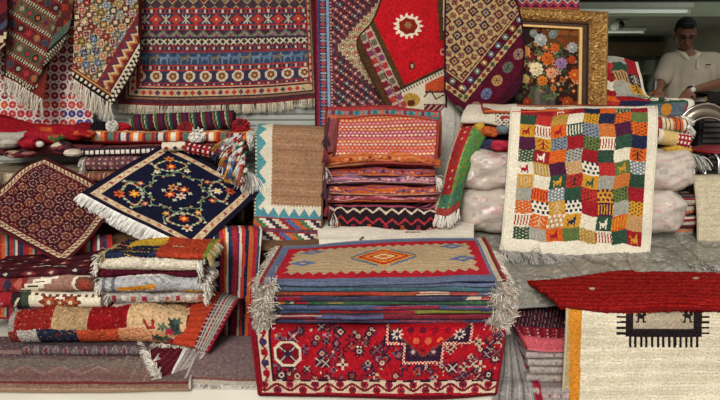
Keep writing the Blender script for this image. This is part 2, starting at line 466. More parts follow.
LAMP = mat_plain('tube_glow', '#dfe8dc', .4, emit=.22, amp=.01)
TRAY = mat_plain('white_enamel', '#b9beb4', .4, amp=.03)
def tube_light(label, xc, yc, z, length):
    t = Thing('ceiling_light', label, 'ceiling light', 'fluorescent tube lights')
    b = nb(); box(b, xc - length / 2, xc + length / 2, yc - .05, yc + .05, z, z + .05, .008); t.bm('tray', b, TRAY)
    b = nb(); tube(b, [(xc - length / 2 + .04, yc - .01, z - .022), (xc + length / 2 - .04, yc - .01, z - .022)], .017, 12); t.bm('tube', b, LAMP, True)
    for s in (-1, 1):
        b = nb(); box(b, xc + s * (length / 2 - .03) - .012, xc + s * (length / 2 - .03) + .012, yc - .03, yc + .01, z - .05, z + .001); t.bm('end_cap', b, TRAY)
    t.done((xc, yc, z + .05))
tube_light('long fluorescent tube on the pale lintel above the gilt picture frame', at(628, 10, 6.4)[0], 6.395, 2.13, 1.12)
tube_light('shorter fluorescent tube light further back, under the dark ceiling', at(608, 30, 11.6)[0], 11.6, 2.30, 1.2)

t = Thing('ceiling_camera', 'small white bracket camera hanging from the dark ceiling', 'camera')
c = at(620, 24, 10.2)
b = nb(); tube(b, [(c[0] - .04, c[1], 2.36), (c[0] - .02, c[1], c[2] + .03), (c[0], c[1], c[2])], .018, 8); t.bm('bracket', b, TRAY, True)
b = nb(); tube(b, [(c[0] - .13, c[1] - .1, c[2] - .06), (c[0] + .12, c[1] + .05, c[2] + .1)], [.05, .06], 14); t.bm('housing', b, TRAY, True)
b = nb(); ball(b, (c[0] - .02, c[1] - .08, c[2] - .02), .055); t.bm('lens', b, mat_plain('black_plastic', '#161616', .3), True)
t.done()

# ------------------------------------------------------------------ dye plans of the hung rugs
GOAT = ["......#..", ".....##..", "#....##..", ".######..", ".######..", ".#.##.#..", ".#....#.."]
HORSE = [".......##", "......###", "#########", ".#######.", ".##...##.", ".#.....#.", ".#.....#."]

def paint_bands(p):
    U, V = p.U, p.V                       # design runs 120..316 across, -30..104 down
    p.base('#352a3a')
    d = np.minimum(np.minimum(U - 120, (316 - U) * 2.6), 104 - V)
    fld = d > 20
    def row(a, b): return fld & (V >= a) & (V < b)
    def dots(a, b, c1='#b8aa90', c2='#b8332c'):
        i, l = cell(U, 4.6); mm = (a + b) / 2
        m = row(a, b) & (np.abs(l * 4.6) < 1.1) & (np.abs(V - mm) < 1.5)
        p.pick(m, i, [c1, '#8e3a35', c1, '#5f4560'])
        p.f(row(a - .7, a + .1) | row(b - .1, b + .7), '#a23030')
    for a, b, c in ((-30, -12, '#5a2630'), (-12, 8, '#45343a'), (13, 24, '#34344a'), (29, 36, '#46283a'), (37, 44, '#3a322e'), (51, 63.5, '#34425a'), (69, 80.5, '#383248')):
        p.f(row(a, b), c)
    i, l = cell(U, 11.); p.pick(row(-14, 8) & (np.abs(l) * 11 + np.abs((V + 40) % 11 - 5.5) < 4.6), i, ['#7d3133', '#5b5a44', '#8a6b4c'])
    p.f(row(-14, 8) & (np.abs(np.abs(l) * 11 + np.abs((V + 40) % 11 - 5.5) - 4.6) < .5), '#a89878')
    dots(8.3, 12.3)
    i, l = cell(U + 4, 21); x = l * 21
    p.f(row(13, 24) & (np.abs(x) + np.abs(V - 18.5) * 1.3 < 9), '#55303c')
    p.f(row(13, 24) & (np.abs(x) + np.abs(V - 18.5) * 1.3 < 7), '#a53a30')
    p.f(row(13, 24) & (np.abs(x) < 1) & (np.abs(V - 18.5) < 1.2), '#bcae94')
    xx = (l - .5 + (l < 0)) * 21
    p.f(row(14, 23) & ((np.abs(np.abs(xx) - np.abs(V - 18.5)) < .8) | (np.abs(xx) < .6)) & (np.abs(xx) < 4.2), '#b8ac95')
    dots(24.5, 28.5)
    z = zig(U, 14) * 6; p.f(row(29, 36) & (np.abs(V - 29.6 - z) < 1.1), '#5c6a52'); p.f(row(29, 36) & (np.abs(V - 31.5 - z) < .6), '#94866e')
    p.f(row(29, 36) & (np.abs(V - 33.5 - z) < 1), '#7d4a63')
    i, l = cell(U, 7.2); x = l * 7.2; y = V - 40.6
    p.f(row(37, 44.2) & ((np.abs(np.abs(x) - np.abs(y)) < 1) | (np.abs(x) + np.abs(y) < 1.6)) & (np.abs(x) < 3.1) & (np.abs(y) < 3.1), '#bdb19a')
    dots(45, 49.5)
    i, l = cell(U, 10.5); y = (V - 52.5) / 10
    gx = np.clip(((l + .5) * 9), 0, 8.99).astype(int); gy = np.floor(y * 7).astype(int)
    B = np.array([[ch == '#' for ch in r] for r in HORSE]); ok = row(52.5, 62.5) & (gy >= 0) & (gy < 7)
    m = np.zeros(U.shape, bool); m[ok] = B[gy[ok], gx[ok]]; p.pick(m, i, ['#66788a', '#566a80', '#6e6456'])
    p.f(row(50.6, 51.4) | row(63.2, 64), '#9c3a33')
    dots(64.6, 68.5)
    i, l = cell(U + 2, 16.6); x = np.abs(l * 16.6); y = np.abs(V - 74.8)
    oc = np.maximum(np.maximum(x, y * 1.1), (x + y * 1.1) * .72)
    p.f(row(69, 80.6) & (oc < 6), '#bfb39c')
    p.f(row(69, 80.6) & (np.minimum(np.maximum(x, y), (x + y) * .72) < 3.1), '#7a4b2c')
    p.f(row(69, 80.6) & (x + y < 1.2), '#c9b48a')
    dots(81.6, 86)
    p.f((d > 17.6) & (d < 20), '#8e2f2d'); p.f((d > 18.4) & (d < 19), '#c9b48c')
    s = np.where(np.minimum(U - 120, 316 - U) < 104 - V, V, U); i, l = cell(s, 7)
    p.f((d > 9) & (d < 16.5), '#b29a77'); p.pick((d > 9.6) & (d < 16) & (np.abs(l) * 7 + np.abs(d - 12.8) < 2.8), i, ['#a5322d', '#54324a', '#a5322d'])
    p.f((np.abs(d - 9) < .6) | (np.abs(d - 16.6) < .5), '#2a2026'); p.f((d > 6) & (d < 8.2), '#7a5a46')
    p.f((d > 2.2) & (d < 6), '#44272e'); p.f(d < 2.2, '#6d2226')

def paint_suzani(p):
    U, V = p.U, p.V; p.base('#dccfc6')
    i, a = cell(U, 8.4); j, c = cell(V, 9.1); x, y = a * 8.4, c * 9.1; r = np.hypot(x, y); th = np.arctan2(y, x)
    reg = (V > 96) * 1 + (V > 112) * 1
    k = hsh(i, j)
    p.pick(r < 3.75, k, ['#5e1f30', '#7a2030', '#6a2a44', '#8e2434'])
    p.pick((r < 3.6) & (reg >= 1), k, ['#a92a36', '#6a2038', '#c0562c', '#a32433', '#b8303a'])
    p.pick((r < 3.6) & (U > 62) & (V > 102), k, ['#33387e', '#a3283a', '#2f3b86', '#c04a3c'])
    p.pick((r < 3.6) & (V < 40), k, ['#b8442c', '#9c2a5a', '#a85a2a'])
    p.f((r < 2.6) & (np.abs(np.sin(th * 3)) < .22) & (r > .8), '#b58e90'); p.f(r < .9, '#d8a890')
    p.pick(np.hypot(np.abs(x) - 4.2, np.abs(y) - 4.55) < .9, k, ['#3f4a52', '#96404a'])

def paint_kilim_fold(p):
    U, V = p.U, p.V; p.base('#4a3326')
    fold = sd(U, V, (64, -5), (34, 96)) > 0             # left of the crease
    w = V - .62 * (U)
    i, l = cell(w + 100, 21.); t = l * 21; s = U + .62 * V; k, m = cell(s, 11); x = m * 11
    L_ = ~fold
    bi = (i % 2).astype(int)
    p.f(fold & (bi == 0), '#4c4a38'); p.f(fold & (bi == 1), '#5a2226')
    hx = np.maximum(np.abs(x), (np.abs(x) + np.abs(t) * 1.1) * .7)
    p.pick(fold & (hx < 4.2), k + i, ['#2a1d1a', '#7e2a28', '#6a5a3a', '#3a3f36'])
    p.pick(fold & (hx < 2.4), k * 3 + i, ['#a8553a', '#9a2f34', '#8f8a78', '#3d2f4a'])
    p.f(fold & (np.abs(np.abs(t) - 9.4) < 1.3), '#2a2220'); 
    q, n = cell(s, 3.2); p.f(fold & (np.abs(np.abs(t) - 9.4) < .9) & (np.abs(n) < .28), '#b5a98c')
    p.f(fold & (np.abs(np.abs(t) - 7) < .5), '#8e3a2c')
    w2 = V + .95 * U; z = w2 - 78
    R_ = L_
    p.f(R_, '#5c2a26'); p.f(R_ & (z > -60) & (z < -18), '#8c2c24')
    k, m = cell(U - V * .9, 13); i2, l2 = cell(z, 18)
    p.pick(R_ & (z < 8) & (np.abs(m) * 13 + np.abs(l2) * 18 < 6), k + i2, ['#7a5a38', '#4a3050', '#6a6a4a', '#9c3a2a'])
    p.f(R_ & (z > 8) & (z < 17), '#56665a'); p.f(R_ & (z > 17) & (z < 33), '#241c1a')
    k, m = cell(U - V, 4.4); p.f(R_ & (((z > 20) & (z < 24) & (m > 0)) | ((z > 25) & (z < 29) & (m < 0))), '#c8c0a6')
    p.f(R_ & (z > 33) & (z < 40), '#57392a'); p.f(R_ & (z > 40), '#6d2a22')
    e = p.v
    k, m = cell(U, 3.4)
    p.f(fold & (e > .90), '#241a1a'); p.f(fold & (e > .91) & (e < .945) & (m > 0), '#c6bda6'); p.f(fold & (e > .955), '#6a2420')

def paint_geometric(p):
    U, V = p.U, p.V; p.base('#8f6d4c')
    a = -sd(U, V, (138, 62), (113, 104)) * -1; a = np.abs(sd(U, V, (138, 62), (113, 104))); b_ = np.abs(sd(U, V, (72, 77), (113, 104)))
    s = (U - 105) * .86 + (V - 40) * .5; w = -(U - 105) * .5 + (V - 40) * .86
    s2 = U * .82 + V * .57; w2 = -U * .57 + V * .82
    i, l = cell(s2, 8.6); j, m = cell(w2, 8.6); jj = j; x = l * 10
    d = np.abs(x) + np.abs(m * 10)
    p.pick(d < 99, hsh(i, j), ['#8a7a5a', '#7a4038', '#7f8288', '#94682f', '#5d5f48', '#8a4434', '#6f7a84'])
    st = (np.abs(d - 4.6) < .7); p.pick(st, i + j, ['#2e221e', '#a89a7e'])
    p.pick(d < 3.2, hsh(i, j, 3), ['#b87f3a', '#8f2a2e', '#5a6a88', '#ad4f38', '#c2b291', '#43324e', '#7a6f3c']); p.f(d < 1.2, '#c4b79a')
    q, n = cell(s2, 5); p.f((np.abs(m) > .43) & (n > 0), '#2c2420'); p.f((np.abs(m) > .43) & (n <= 0), '#c5b594')
    inner = (a < 25)
    p.f(inner, '#6e2a2e'); z = zig(V * .86 - U * .5, 9) * 6
    p.f(inner & (np.abs(a - 13 - z) < 1.6), '#c0a37a'); p.f(inner & (np.abs(a - 16.5 - z) < 1), '#44304a'); p.f(inner & (np.abs(a - 10 - z) < 1), '#a8662f')
    p.f((a < 10) & (a > 8), '#5a1f22'); p.f(a < 8.2, '#cbbfa4')
    k, m2 = cell(V * .86 - U * .5, 5); p.f((a < 6.6) & (a > 3.2) & (m2 > 0), '#201a1c'); p.f((a < 3.2) & (m2 < 0), '#201a1c')
    bb = (b_ < 9) & (a > 6)
    p.f(bb, '#6a2f28'); p.f(bb & (b_ < 5.4), '#1f191b'); k, m3 = cell(s2, 5.2); p.f(bb & (b_ > 1.4) & (b_ < 4.6) & (np.abs(m3) < .26), '#cbbfa4'); p.f(bb & (np.abs(b_ - 7) < .7), '#b08a52')

def paint_tall_floral(p):
    U, V = p.U, p.V; p.base('#3a2a32')
    i, a = cell(U * .75 + V * .66, 6.2); j, c = cell(V * .8 - U * .6, 6.6); r = np.hypot(a * 6.4, c * 6.4); th = np.arctan2(c, a)
    p.pick(r < 3.1 * (.78 + .22 * np.cos(5 * th + i + j)), hsh(i, j), ['#8e3a42', '#7a2e36', '#94565a', '#4f4a56', '#7e2a34'])
    p.f(r < .9, '#cdb79a'); p.pick(np.hypot(np.abs(a) - .5, c - .1) < .17, hsh(i, j), ['#6a6f60', '#8e7a64', '#7a3038'])
    # cream stepped medallion with a floral lattice
    mx = np.abs(U - 383) + np.floor(np.abs(V - 46) / 4) * 4 * .95
    md = mx < 46
    p.f(mx < 50, '#54303a'); p.f(md, '#b7a685')
    i, a = cell(U + 4.5 * (np.floor(V / 8) % 2), 9); j, c = cell(V, 8); x, y = a * 9, c * 8
    p.f(md & (np.abs(np.hypot(x, y * 1.1) - 3.6) < .5), '#7b6a4a')
    p.pick(md & (np.hypot(x, y) < 2.2), hsh(i, j), ['#9c3b3c', '#a64a44', '#8c4a3a']); p.f(md & (np.hypot(x, y - 1) < .9), '#d2c2a0')
    d = U - 314
    p.f(d < 18, '#243049'); p.f(d < 3.4, '#7a1f2a'); p.f((d > 3.4) & (d < 5), '#3a4a74')
    j, c = cell(V, 6.5); p.pick((d > 5) & (d < 11.6) & (np.abs(d - 8.3) + np.abs(c * 6.5) < 3.2), j, ['#a54350', '#9c3a40', '#8a6a6a']); p.f((d > 5) & (d < 11.6) & (np.abs(c) > .42), '#8e9aa4')
    p.f((d > 12.2) & (d < 14.6), '#7f9cae'); p.f((d > 14.6) & (d < 18), '#5a2436'); j, c = cell(V, 3.2); p.f((d > 15.3) & (d < 17.2) & (np.abs(c) < .25), '#b98a84')

def paint_sun(p):
    U, V = p.U, p.V; p.base('#b01820')
    L1 = ((376, 27), (405, 88)); d = sd(U, V, *L1)      # positive to the lower left
    s = along(U, V, *L1)
    p.f(d > -1, '#4a3420')
    st = d > 4.5
    p.f(st & (d < 20), '#ad9a88')
    k, m = cell(s, 8.6)
    for a, b in ((5.6, 11), (13, 18.6)):
        p.pick(st & (d > a) & (d < b) & (np.abs(m) < .36), k + (a > 8), ['#8e3038', '#5e5a48', '#6e1f2c', '#7a3a5a', '#a33a34'])
    p.f(st & ((np.abs(d - 12) < .5) | (np.abs(d - 19.4) < .8)), '#6a2028'); p.f(d > 20.5, '#4a3420')
    L2 = ((405, 86), (446, 66)); e = sd(U, V, *L2) 
    bt = (e > -1) & (d < 6)
    p.f(bt, '#3f2f22'); p.f(bt & (e > 2), '#cdbfa6'); k, m = cell(along(U, V, *L2), 3); p.f(bt & (e > 2.4) & (e < 5.5) & (m > .1), '#463a32')
    p.f(bt & (e > 7) & (np.abs(U - 436) < 11) & (V > 76) & (V < 92) , '#b5482a'); p.f(bt & (np.abs(U - 436) < 11) & (np.abs(V - 92) < 1), '#54302a')
    p.f(bt & (np.hypot(U - 411, (V - 100) * 1.3) < 9), '#a8843a'); p.f(bt & (np.hypot(U - 411, (V - 103) * 1.3) < 4), '#5a2a22')
    p.line([(424, 97), (430, 90), (436, 99), (444, 95)], .7, '#4a3b33') if True else None
    p.f((V > 104) & (U > 424), '#5e1a26'); k, m = cell(U + V, 6); p.f((V > 105) & (U > 424) & (np.abs(m) < .2), '#a98a7a')
    p.f((U > 437 + (V * .06)) & (V < 40), '#4a3420'); p.f((U > 443) & (V < 30), '#c4b294')
    p.flower(408, 26, 15, '#d8ccb6', n=15, amp=.13, rv=13); p.flower(408, 26, 9.6, '#7a2018', n=7, amp=.05, rv=8.4); p.flower(408, 25, 4, '#8c6a4a', n=6)
    p.disc(412, 66, 3.2, '#4f1c18', 4.2); p.disc(412, 66, 1.4, '#b98a68', 2.4); p.disc(443, 52, 3.4, '#c9806e'); p.disc(443, 52, 2, '#6f2018')

def paint_diamond_lattice(p):
    U, V = p.U, p.V
    p.base('#a8905f')
    s, w = U * .76 + V * .62, -U * .62 + V * .76
    i, a = cell(U + V * .12, 13.); j, c = cell(V - U * .12, 13.); x, y = np.abs(a * 13), np.abs(c * 13)
    d = x + y
    p.pick(d < 5.9, hsh(i, j), ['#3d1f33', '#54222f', '#34263c', '#5e2d2a']); p.f(d < 3, '#a08658'); p.pick(d < 1.7, i + j, ['#6e2630', '#3a2440'])
    x2, y2 = 6.5 - x, 6.5 - y; p.f((x2 + y2 < 3.4), '#6e3038'); p.f((x2 + y2 < 1.6), '#b59b68'); p.f((np.abs(x2 - y2) < .7) & (x2 + y2 < 6), '#54283a')
    L1, L2 = ((462, 80), (509, 22)), ((443, 66), (462, 80))
    d1, d2 = sd(U, V, *L1), sd(U, V, *L2)
    D = np.maximum(d1, d2); s = np.where(d1 > d2, along(U, V, *L1), along(U, V, *L2))
    p.f(D > 0, '#4c1224'); p.f((D > 1) & (D < 2.2), '#a88e60')
    k, m = cell(s, 11); r = np.hypot(m * 11, D - 6.4)
    p.pick((D > 2) & (r < 3), k, ['#3f5668', '#546a60', '#846638', '#545f74']); p.f((D > 2) & (r < 1.1), '#d8c9a2')
    p.f((D > 10.6) & (D < 17), '#a8905f'); k, m = cell(s, 7); p.pick((D > 11.4) & (D < 16.2) & (np.abs(m * 7) + np.abs(D - 13.8) < 2.9), k, ['#5e2430', '#3e4a3a', '#7a2a2c'])
    p.f((np.abs(D - 10.6) < .5) | (np.abs(D - 17) < .5), '#2a1422')
    k, m = cell(s + 4, 17.); r = np.hypot(m * 17 * .85, D - 27.5); th = np.arctan2(D - 27.5, m * 17)
    p.pick((D > 17.5) & (r < 5), k, ['#5a6684', '#a07c4c', '#565c4c', '#8a6a5c']); p.f((D > 17.5) & (r < 3.6) & (np.abs(np.sin(3 * th)) < .35), '#3c1c32'); p.f((D > 17.5) & (r < 1), '#3c1c32')
    p.f(D > 40, '#3a1220')

def paint_strip_top(p):
    U, V = p.U, p.V; p.base('#4c2038')
    i, l = cell(U, 9); z = np.abs(l) * 9
    p.f(np.abs(V - 2 - z) < 1.1, '#a83a4a'); p.f(np.abs(V + 1 - z) < .8, '#c5a48c'); p.f(np.abs(V + 4 - z) < 1, '#56618a'); p.f(V > 7.6, '#a8453a')

# ------------------------------------------------------------------ hung rugs
FR = dict
CREAMF = ('#dcd2bf', '#e8e0d0', '#c4b9a4')
rug('wall_kilim', 'wide wall kilim banded with horses, stars and white octagons over grey siding',
    [[(124, -34, 4.6), (172, -34, 4.6), (220, -34, 4.6), (268, -34, 4.6), (311, -34, 4.6)],
     [(121, 40, 4.585), (172, 40, 4.6), (220, 40, 4.59), (268, 39, 4.6), (314, 38, 4.59)],
     [(119, 104, 4.57), (170, 106, 4.59), (220, 105, 4.57), (268, 103, 4.59), (317, 98, 4.57)]],
    paint_bands, .0042, can=(120, 316, -34, 104), group=None, thick=.006,
    fringes=[FR(side='b', L=.062, n=520, sag=.6, spread=.06, cols=('#d0c4aa', '#ddd2ba', '#b8ab92'))], bind=[('l', '#5c2024'), ('r', '#5c2024')])
rug('wall_hanging', 'white wall hanging dotted with rows of red, purple and blue embroidered discs',
    [[(-14, -30, 4.6), (40, -30, 4.61), (94, -30, 4.6)], [(-14, 60, 4.59), (40, 60, 4.6), (94, 60, 4.6)], [(-14, 122, 4.56), (40, 124, 4.58), (93, 126, 4.56)]],
    paint_suzani, .0042, mat=FLAT, thick=.003, wrinkle=.008, bind=[('b', '#c9bdb2')], body='embroidered_cloth')
rug('folded_kilim', 'brown tribal kilim hung with a diagonal crease and pale fringe, upper left',
    [[(4, -20, 4.5), (30, -20, 4.5), (56, -20, 4.46), (74, -20, 4.5)],
     [(5, 18, 4.5), (30, 20, 4.49), (52, 22, 4.43), (72, 16, 4.5)],
     [(5, 50, 4.49), (24, 54, 4.47), (42, 58, 4.4), (62, 46, 4.47)],
     [(5, 73, 4.47), (18, 80, 4.46), (32, 88, 4.41), (47, 74, 4.44)],
     [(4, 76, 4.46), (17, 83, 4.46), (30, 91, 4.42), (44, 100, 4.42)]],
    paint_kilim_fold, .0042, thick=.007, fringes=[FR(side='b', L=.12, n=520, dir=(-.25, -.3, -1), sag=.5, spread=.14, cols=CREAMF)], bind=[('l', '#2c211e')])
rug('diamond_kilim', 'kilim of many-coloured diamonds hung corner down with a black and white checked edge',
    [[(76, -20, 4.52), (107, -20, 4.5), (139, -20, 4.52)], [(74, 34, 4.5), (106, 36, 4.47), (139, 30, 4.5)],
     [(72, 68, 4.49), (106, 74, 4.44), (138, 62, 4.48)], [(72, 78, 4.48), (93, 92, 4.45), (113, 105, 4.45)]],
    paint_geometric, .0042, thick=.007, fringes=[FR(side='b', L=.13, n=560, dir=(-.1, -.3, -1), sag=.4, spread=.12, cols=CREAMF)], bind=[('r', '#261d1c')])
rug('dark_kilim', 'dark kilim with a cream zigzag, cut by the left edge of the view',
    [[(-30, -20, 4.44), (-10, -20, 4.44), (6, -20, 4.44)], [(-30, 20, 4.43), (-10, 24, 4.43), (7, 26, 4.43)], [(-30, 62, 4.42), (-10, 56, 4.42), (5, 44, 4.42)]],
    lambda p: (p.base('#3c1a22'), p.f(np.abs(p.V + .8 * p.U - 38 - 4 * zig(p.U - p.V, 8)) < 3, '#c4b494'), p.f(np.abs(p.V + .8 * p.U - 28) < 3, '#3b4a5c'), p.f(np.abs(p.V + .8 * p.U - 50) < 4, '#8c5a2c'), p.f(np.abs(p.V + p.U * .8 - 8) < 7, '#6a2028')),
    .006, bind=[('b', '#b8ab90')])
rug('floral_rug', 'tall dark floral rug with a cream medallion and blue striped left border',
    [[(314, -30, 4.56), (350, -30, 4.57), (400, -30, 4.57), (450, -30, 4.57)], [(315, 50, 4.56), (352, 50, 4.57), (400, 50, 4.57), (450, 50, 4.57)], [(316, 150, 4.52), (354, 150, 4.54), (400, 150, 4.55), (448, 150, 4.55)]],
    paint_tall_floral, .0042, can=(314, 450, -30, 150), bind=[('l', '#4a141c')])
rug('sun_rug', 'red rug with a white sun medallion and block-striped edge, hung aslant',
    [[(388, -22, 4.5), (396, -22, 4.49), (418, -22, 4.47), (448, -22, 4.5)],
     [(372, 22, 4.5), (382, 23, 4.48), (410, 24, 4.44), (447, 24, 4.48)],
     [(357, 42, 4.5), (371, 46, 4.47), (405, 50, 4.43), (446, 50, 4.48)],
     [(370, 76, 4.49), (383, 74, 4.46), (412, 74, 4.43), (446, 72, 4.47)],
     [(388, 110, 4.46), (401, 106, 4.45), (424, 103, 4.43), (446, 98, 4.46)],
     [(391, 116, 4.46), (404, 115, 4.45), (426, 117, 4.44), (447, 119, 4.46)]],
    paint_sun, .0042, thick=.008, bind=[('l', '#3b2a1a'), ('r', '#2e2318')])
rug('lattice_rug', 'maroon rug with a cream diamond lattice draped aslant over the gilt frame',
    [[(446, -22, 4.42), (480, -22, 4.41), (511, -22, 4.42)],
     [(445, 30, 4.41), (482, 32, 4.37), (522, 28, 4.4)],
     [(445, 70, 4.4), (482, 72, 4.35), (523, 66, 4.38)],
     [(445, 92, 4.38), (468, 104, 4.34), (514, 95, 4.35)],
     [(446, 96, 4.38), (464, 113, 4.35), (497, 109, 4.35)]],
    paint_diamond_lattice, .0042, thick=.008, bind=[('r', '#2c1020'), ('l', '#3a1626')])
rug('top_strip_kilim', 'edge of a purple and red zigzag kilim hanging above the gilt frame',
    [[(500, -40, 4.62), (540, -40, 4.62), (579, -40, 4.62)], [(500, -12, 4.61), (540, -12, 4.6), (579, -12, 4.61)], [(500, 9, 4.6), (540, 10, 4.59), (579, 9.5, 4.6)]],
    paint_strip_top, .005, bind=[('b', '#8e3a34')])
rug('plain_cloth', 'pale grey cotton cloth hanging between the purse stack and the green kilim', 
    [[(437, 96, 4.47), (455, 97, 4.46), (478, 98, 4.47)], [(436, 150, 4.42), (452, 152, 4.38), (475, 152, 4.42)], [(434, 200, 4.3), (450, 204, 4.24), (472, 204, 4.3)], [(432, 236, 4.14), (450, 238, 4.08), (472, 240, 4.12)]],
    lambda p: (p.base('#b3aea4'), p.f(np.abs(p.u - .42 - .05 * np.sin(p.v * 9)) < .02, '#9a948a')), .008, cat='cloth', mat=FLAT, thick=.004, wrinkle=.016, seed=3, body='cotton_cloth', bind=[('b', '#a29c92')])

# ------------------------------------------------------------------ gilt picture
def gilt_picture():
    Y = 4.5
    tl, tr, br, bl = at(470, 5.5, Y + .02), at(607, 12.5, Y - .02), at(603, 130, Y - .08), at(470, 130, Y - .04)
    ex = unit(tr - tl); W_ = np.linalg.norm(tr - tl); H_ = np.linalg.norm(bl - tl); ey = unit(bl - tl); nz = unit(np.cross(ey, ex))
    if nz[1] > 0: nz = -nz
    t = Thing('framed_painting', 'flower painting in a wide carved gilt frame standing behind the patchwork rug', 'painting')
    prof = [(0, 0), (0, .028), (.012, .04), (.024, .031), (.04, .036), (.055, .042), (.07, .046), (.085, .044), (.1, .036), (.112, .022), (.12, .022), (.125, .012), (.15, .012), (.155, .02), (.172, .02), (.176, .006), (.176, 0)]
    gold = mat_plain('carved_gilt', '#b08a50', .45, .5, .55, 70, .8)
    g2 = mat_plain('smooth_gilt', '#d8b070', .35, .6, .1, 30)
    g3 = mat_plain('dark_gilt', '#3c2412', .5, .4, .2, 30)
    def pt(a, b, h): return tuple(tl + ex * a + ey * b + nz * h)
    corners = [((0, 0), (1, .66)), ((W_, 0), (-1, .66)), ((W_, H_), (-1, -1)), ((0, H_), (1, -1))]
    for k in range(4):
        (ca, da), (cb, db) = corners[k], corners[(k + 1) % 4]
        for nm, rg, mt, sub in (('frame_rail', range(0, 10), gold, None), ('inner_molding', range(9, 13), g3, 1), ('fillet', range(12, 17), g2, 1)):
            bm_ = nb(); n = 150 if nm == 'frame_rail' else 2; rows = []
            for q in range(n + 1):
                f = q / n; r = []
                for i in rg:
                    o, h = prof[i]
                    A = np.array([ca[0] + da[0] * o, ca[1] + da[1] * o]); B = np.array([cb[0] + db[0] * o, cb[1] + db[1] * o])
                    P = A * (1 - f) + B * f
                    if nm == 'frame_rail' and 3 <= i <= 8 and 0 < q < n: h = h + .0045 * math.sin(f * 88 + 2.2 * math.sin(i * 1.4)) * math.sin(i * 1.5 + f * 31) + random.uniform(-.006, .006)
                    r.append(bm_.verts.new(pt(P[0], P[1], h)))
                rows.append(r)
            for a, c in zip(rows, rows[1:]):
                for i in range(len(a) - 1): bm_.faces.new((a[i], c[i], c[i + 1], a[i + 1]))
            j = t.bm(nm, bm_, mt, False, sub=None)
    # canvas
    def pc(p):
        U, V = p.U, p.V; p.base('#2c170f')
        g = np.clip((V - 22) / 60, 0, 1)
        p.f((V < 46) & (U > 540), '#5f3212'); p.f((V < 34) & (U > 552), '#7a431a'); p.f((V < 40) & (U < 532), '#24160f')
        p.f(V > 98, '#1b120f')
        p.rect(529, 86, 554, 112, '#464038'); p.rect(534, 88, 539, 112, '#5d574c'); p.rect(546, 88, 548, 112, '#33302a')
        r = np.random.default_rng(4)
        for k in range(150):
            a, b = r.normal(542, 17), r.normal(66, 17)
            p.flower(a, b, r.uniform(1.5, 4), ['#39482c', '#4b5a38', '#2a3824', '#626a48'][k % 4], n=3, amp=.45, ph=r.random() * 6)
        for k in range(70):
            a, b = r.normal(546, 17), r.normal(64, 17)
            p.flower(a, b, r.uniform(1.5, 3.8), ['#a8481c', '#b86a2c', '#8e3a1c', '#9c8a78', '#7a2a22', '#c08a5c', '#5e2414'][k % 7], ['#5e2412', '#c9a060', '#7a3416'][k % 3], n=6, ph=r.random() * 6)
        for a, b, R, c, m in ((535, 69, 7, '#d9c7a0', '#b58a4a'), (550, 72, 5.6, '#c98a68', '#9a4a34'), (541, 80, 5.4, '#bd6a26', '#8e3f14'), (559, 62, 6, '#8a6a90', '#55405e'), (546, 58, 6.5, '#b8561c', '#7a2e10'),
                              (573, 73, 6.5, '#b04e1e', '#d08a3a'), (524, 52, 5.6, '#c9824a', '#a5572a'), (524, 79, 4.6, '#b99a5a', '#8e6a2c'), (539, 40, 6.5, '#9aa09a', '#c5c8c0'), (551, 34, 4.5, '#6f7a76', '#9aa39a'),
                              (570, 46, 5.6, '#8e8f8c', '#b9b8b0'), (553, 47, 4.6, '#b5561f', '#7c3412'), (532, 34, 4, '#7a8078', '#9aa09a'), (521, 64, 4.5, '#c58a56', '#8e4a24'), (570, 58, 4, '#a23a1c', '#6a2010'),
                              (566, 100, 6, '#8e3a18', '#b8622a'), (574, 103, 5, '#7a2e14', '#a8501f'), (527, 102, 5, '#7a2e14', '#a54a20'), (518, 97, 4, '#4a4434', '#6a5a48')):
            p.flower(a, b, R, c, m, n=9, amp=.08); p.flower(a + R * .15, b + R * .2, R * .68, [x * .72 for x in lin(c)], None, n=7, amp=.16); p.flower(a - R * .1, b - R * .1, R * .5, c, m, n=6, amp=.2)
    tlx = 470
    w, h = W_ - .34, H_ - .282; n1, n2 = int(w / .0036), int(h / .0036)
    A, B = np.meshgrid(np.linspace(.17, W_ - .17, n1 + 1), np.linspace(.112, H_ - .17, n2 + 1))
    V = tl + ex * A[..., None] + ey * B[..., None] + nz * .004
    a, b_ = (A[1:, 1:] + A[:-1, :-1]) / 2, (B[1:, 1:] + B[:-1, :-1]) / 2
    p = Paint(tlx + a * 157, 10 + b_ * 159, a, b_); pc(p)
    t.quads('canvas', V, grid_faces(n2, n1), p.c.reshape(-1, 3), mat_cloth('oil_canvas', 90, .25, .2, 0, .5), .004)
    bm_ = nb(); vs = [bm_.verts.new(pt(a, b, -.012)) for a, b in ((.01, .01), (W_ - .01, .01), (W_ - .01, H_ - .01), (.01, H_ - .01))]
    f = bm_.faces.new(vs); ext = bmesh.ops.extrude_face_region(bm_, geom=[f]); bmesh.ops.translate(bm_, vec=Vector(nz) * .012, verts=[v for v in ext['geom'] if isinstance(v, bmesh.types.BMVert)])
    t.bm('backing_board', bm_, mat_plain('frame_board', '#4a3623', .8))
    t.done()
gilt_picture()
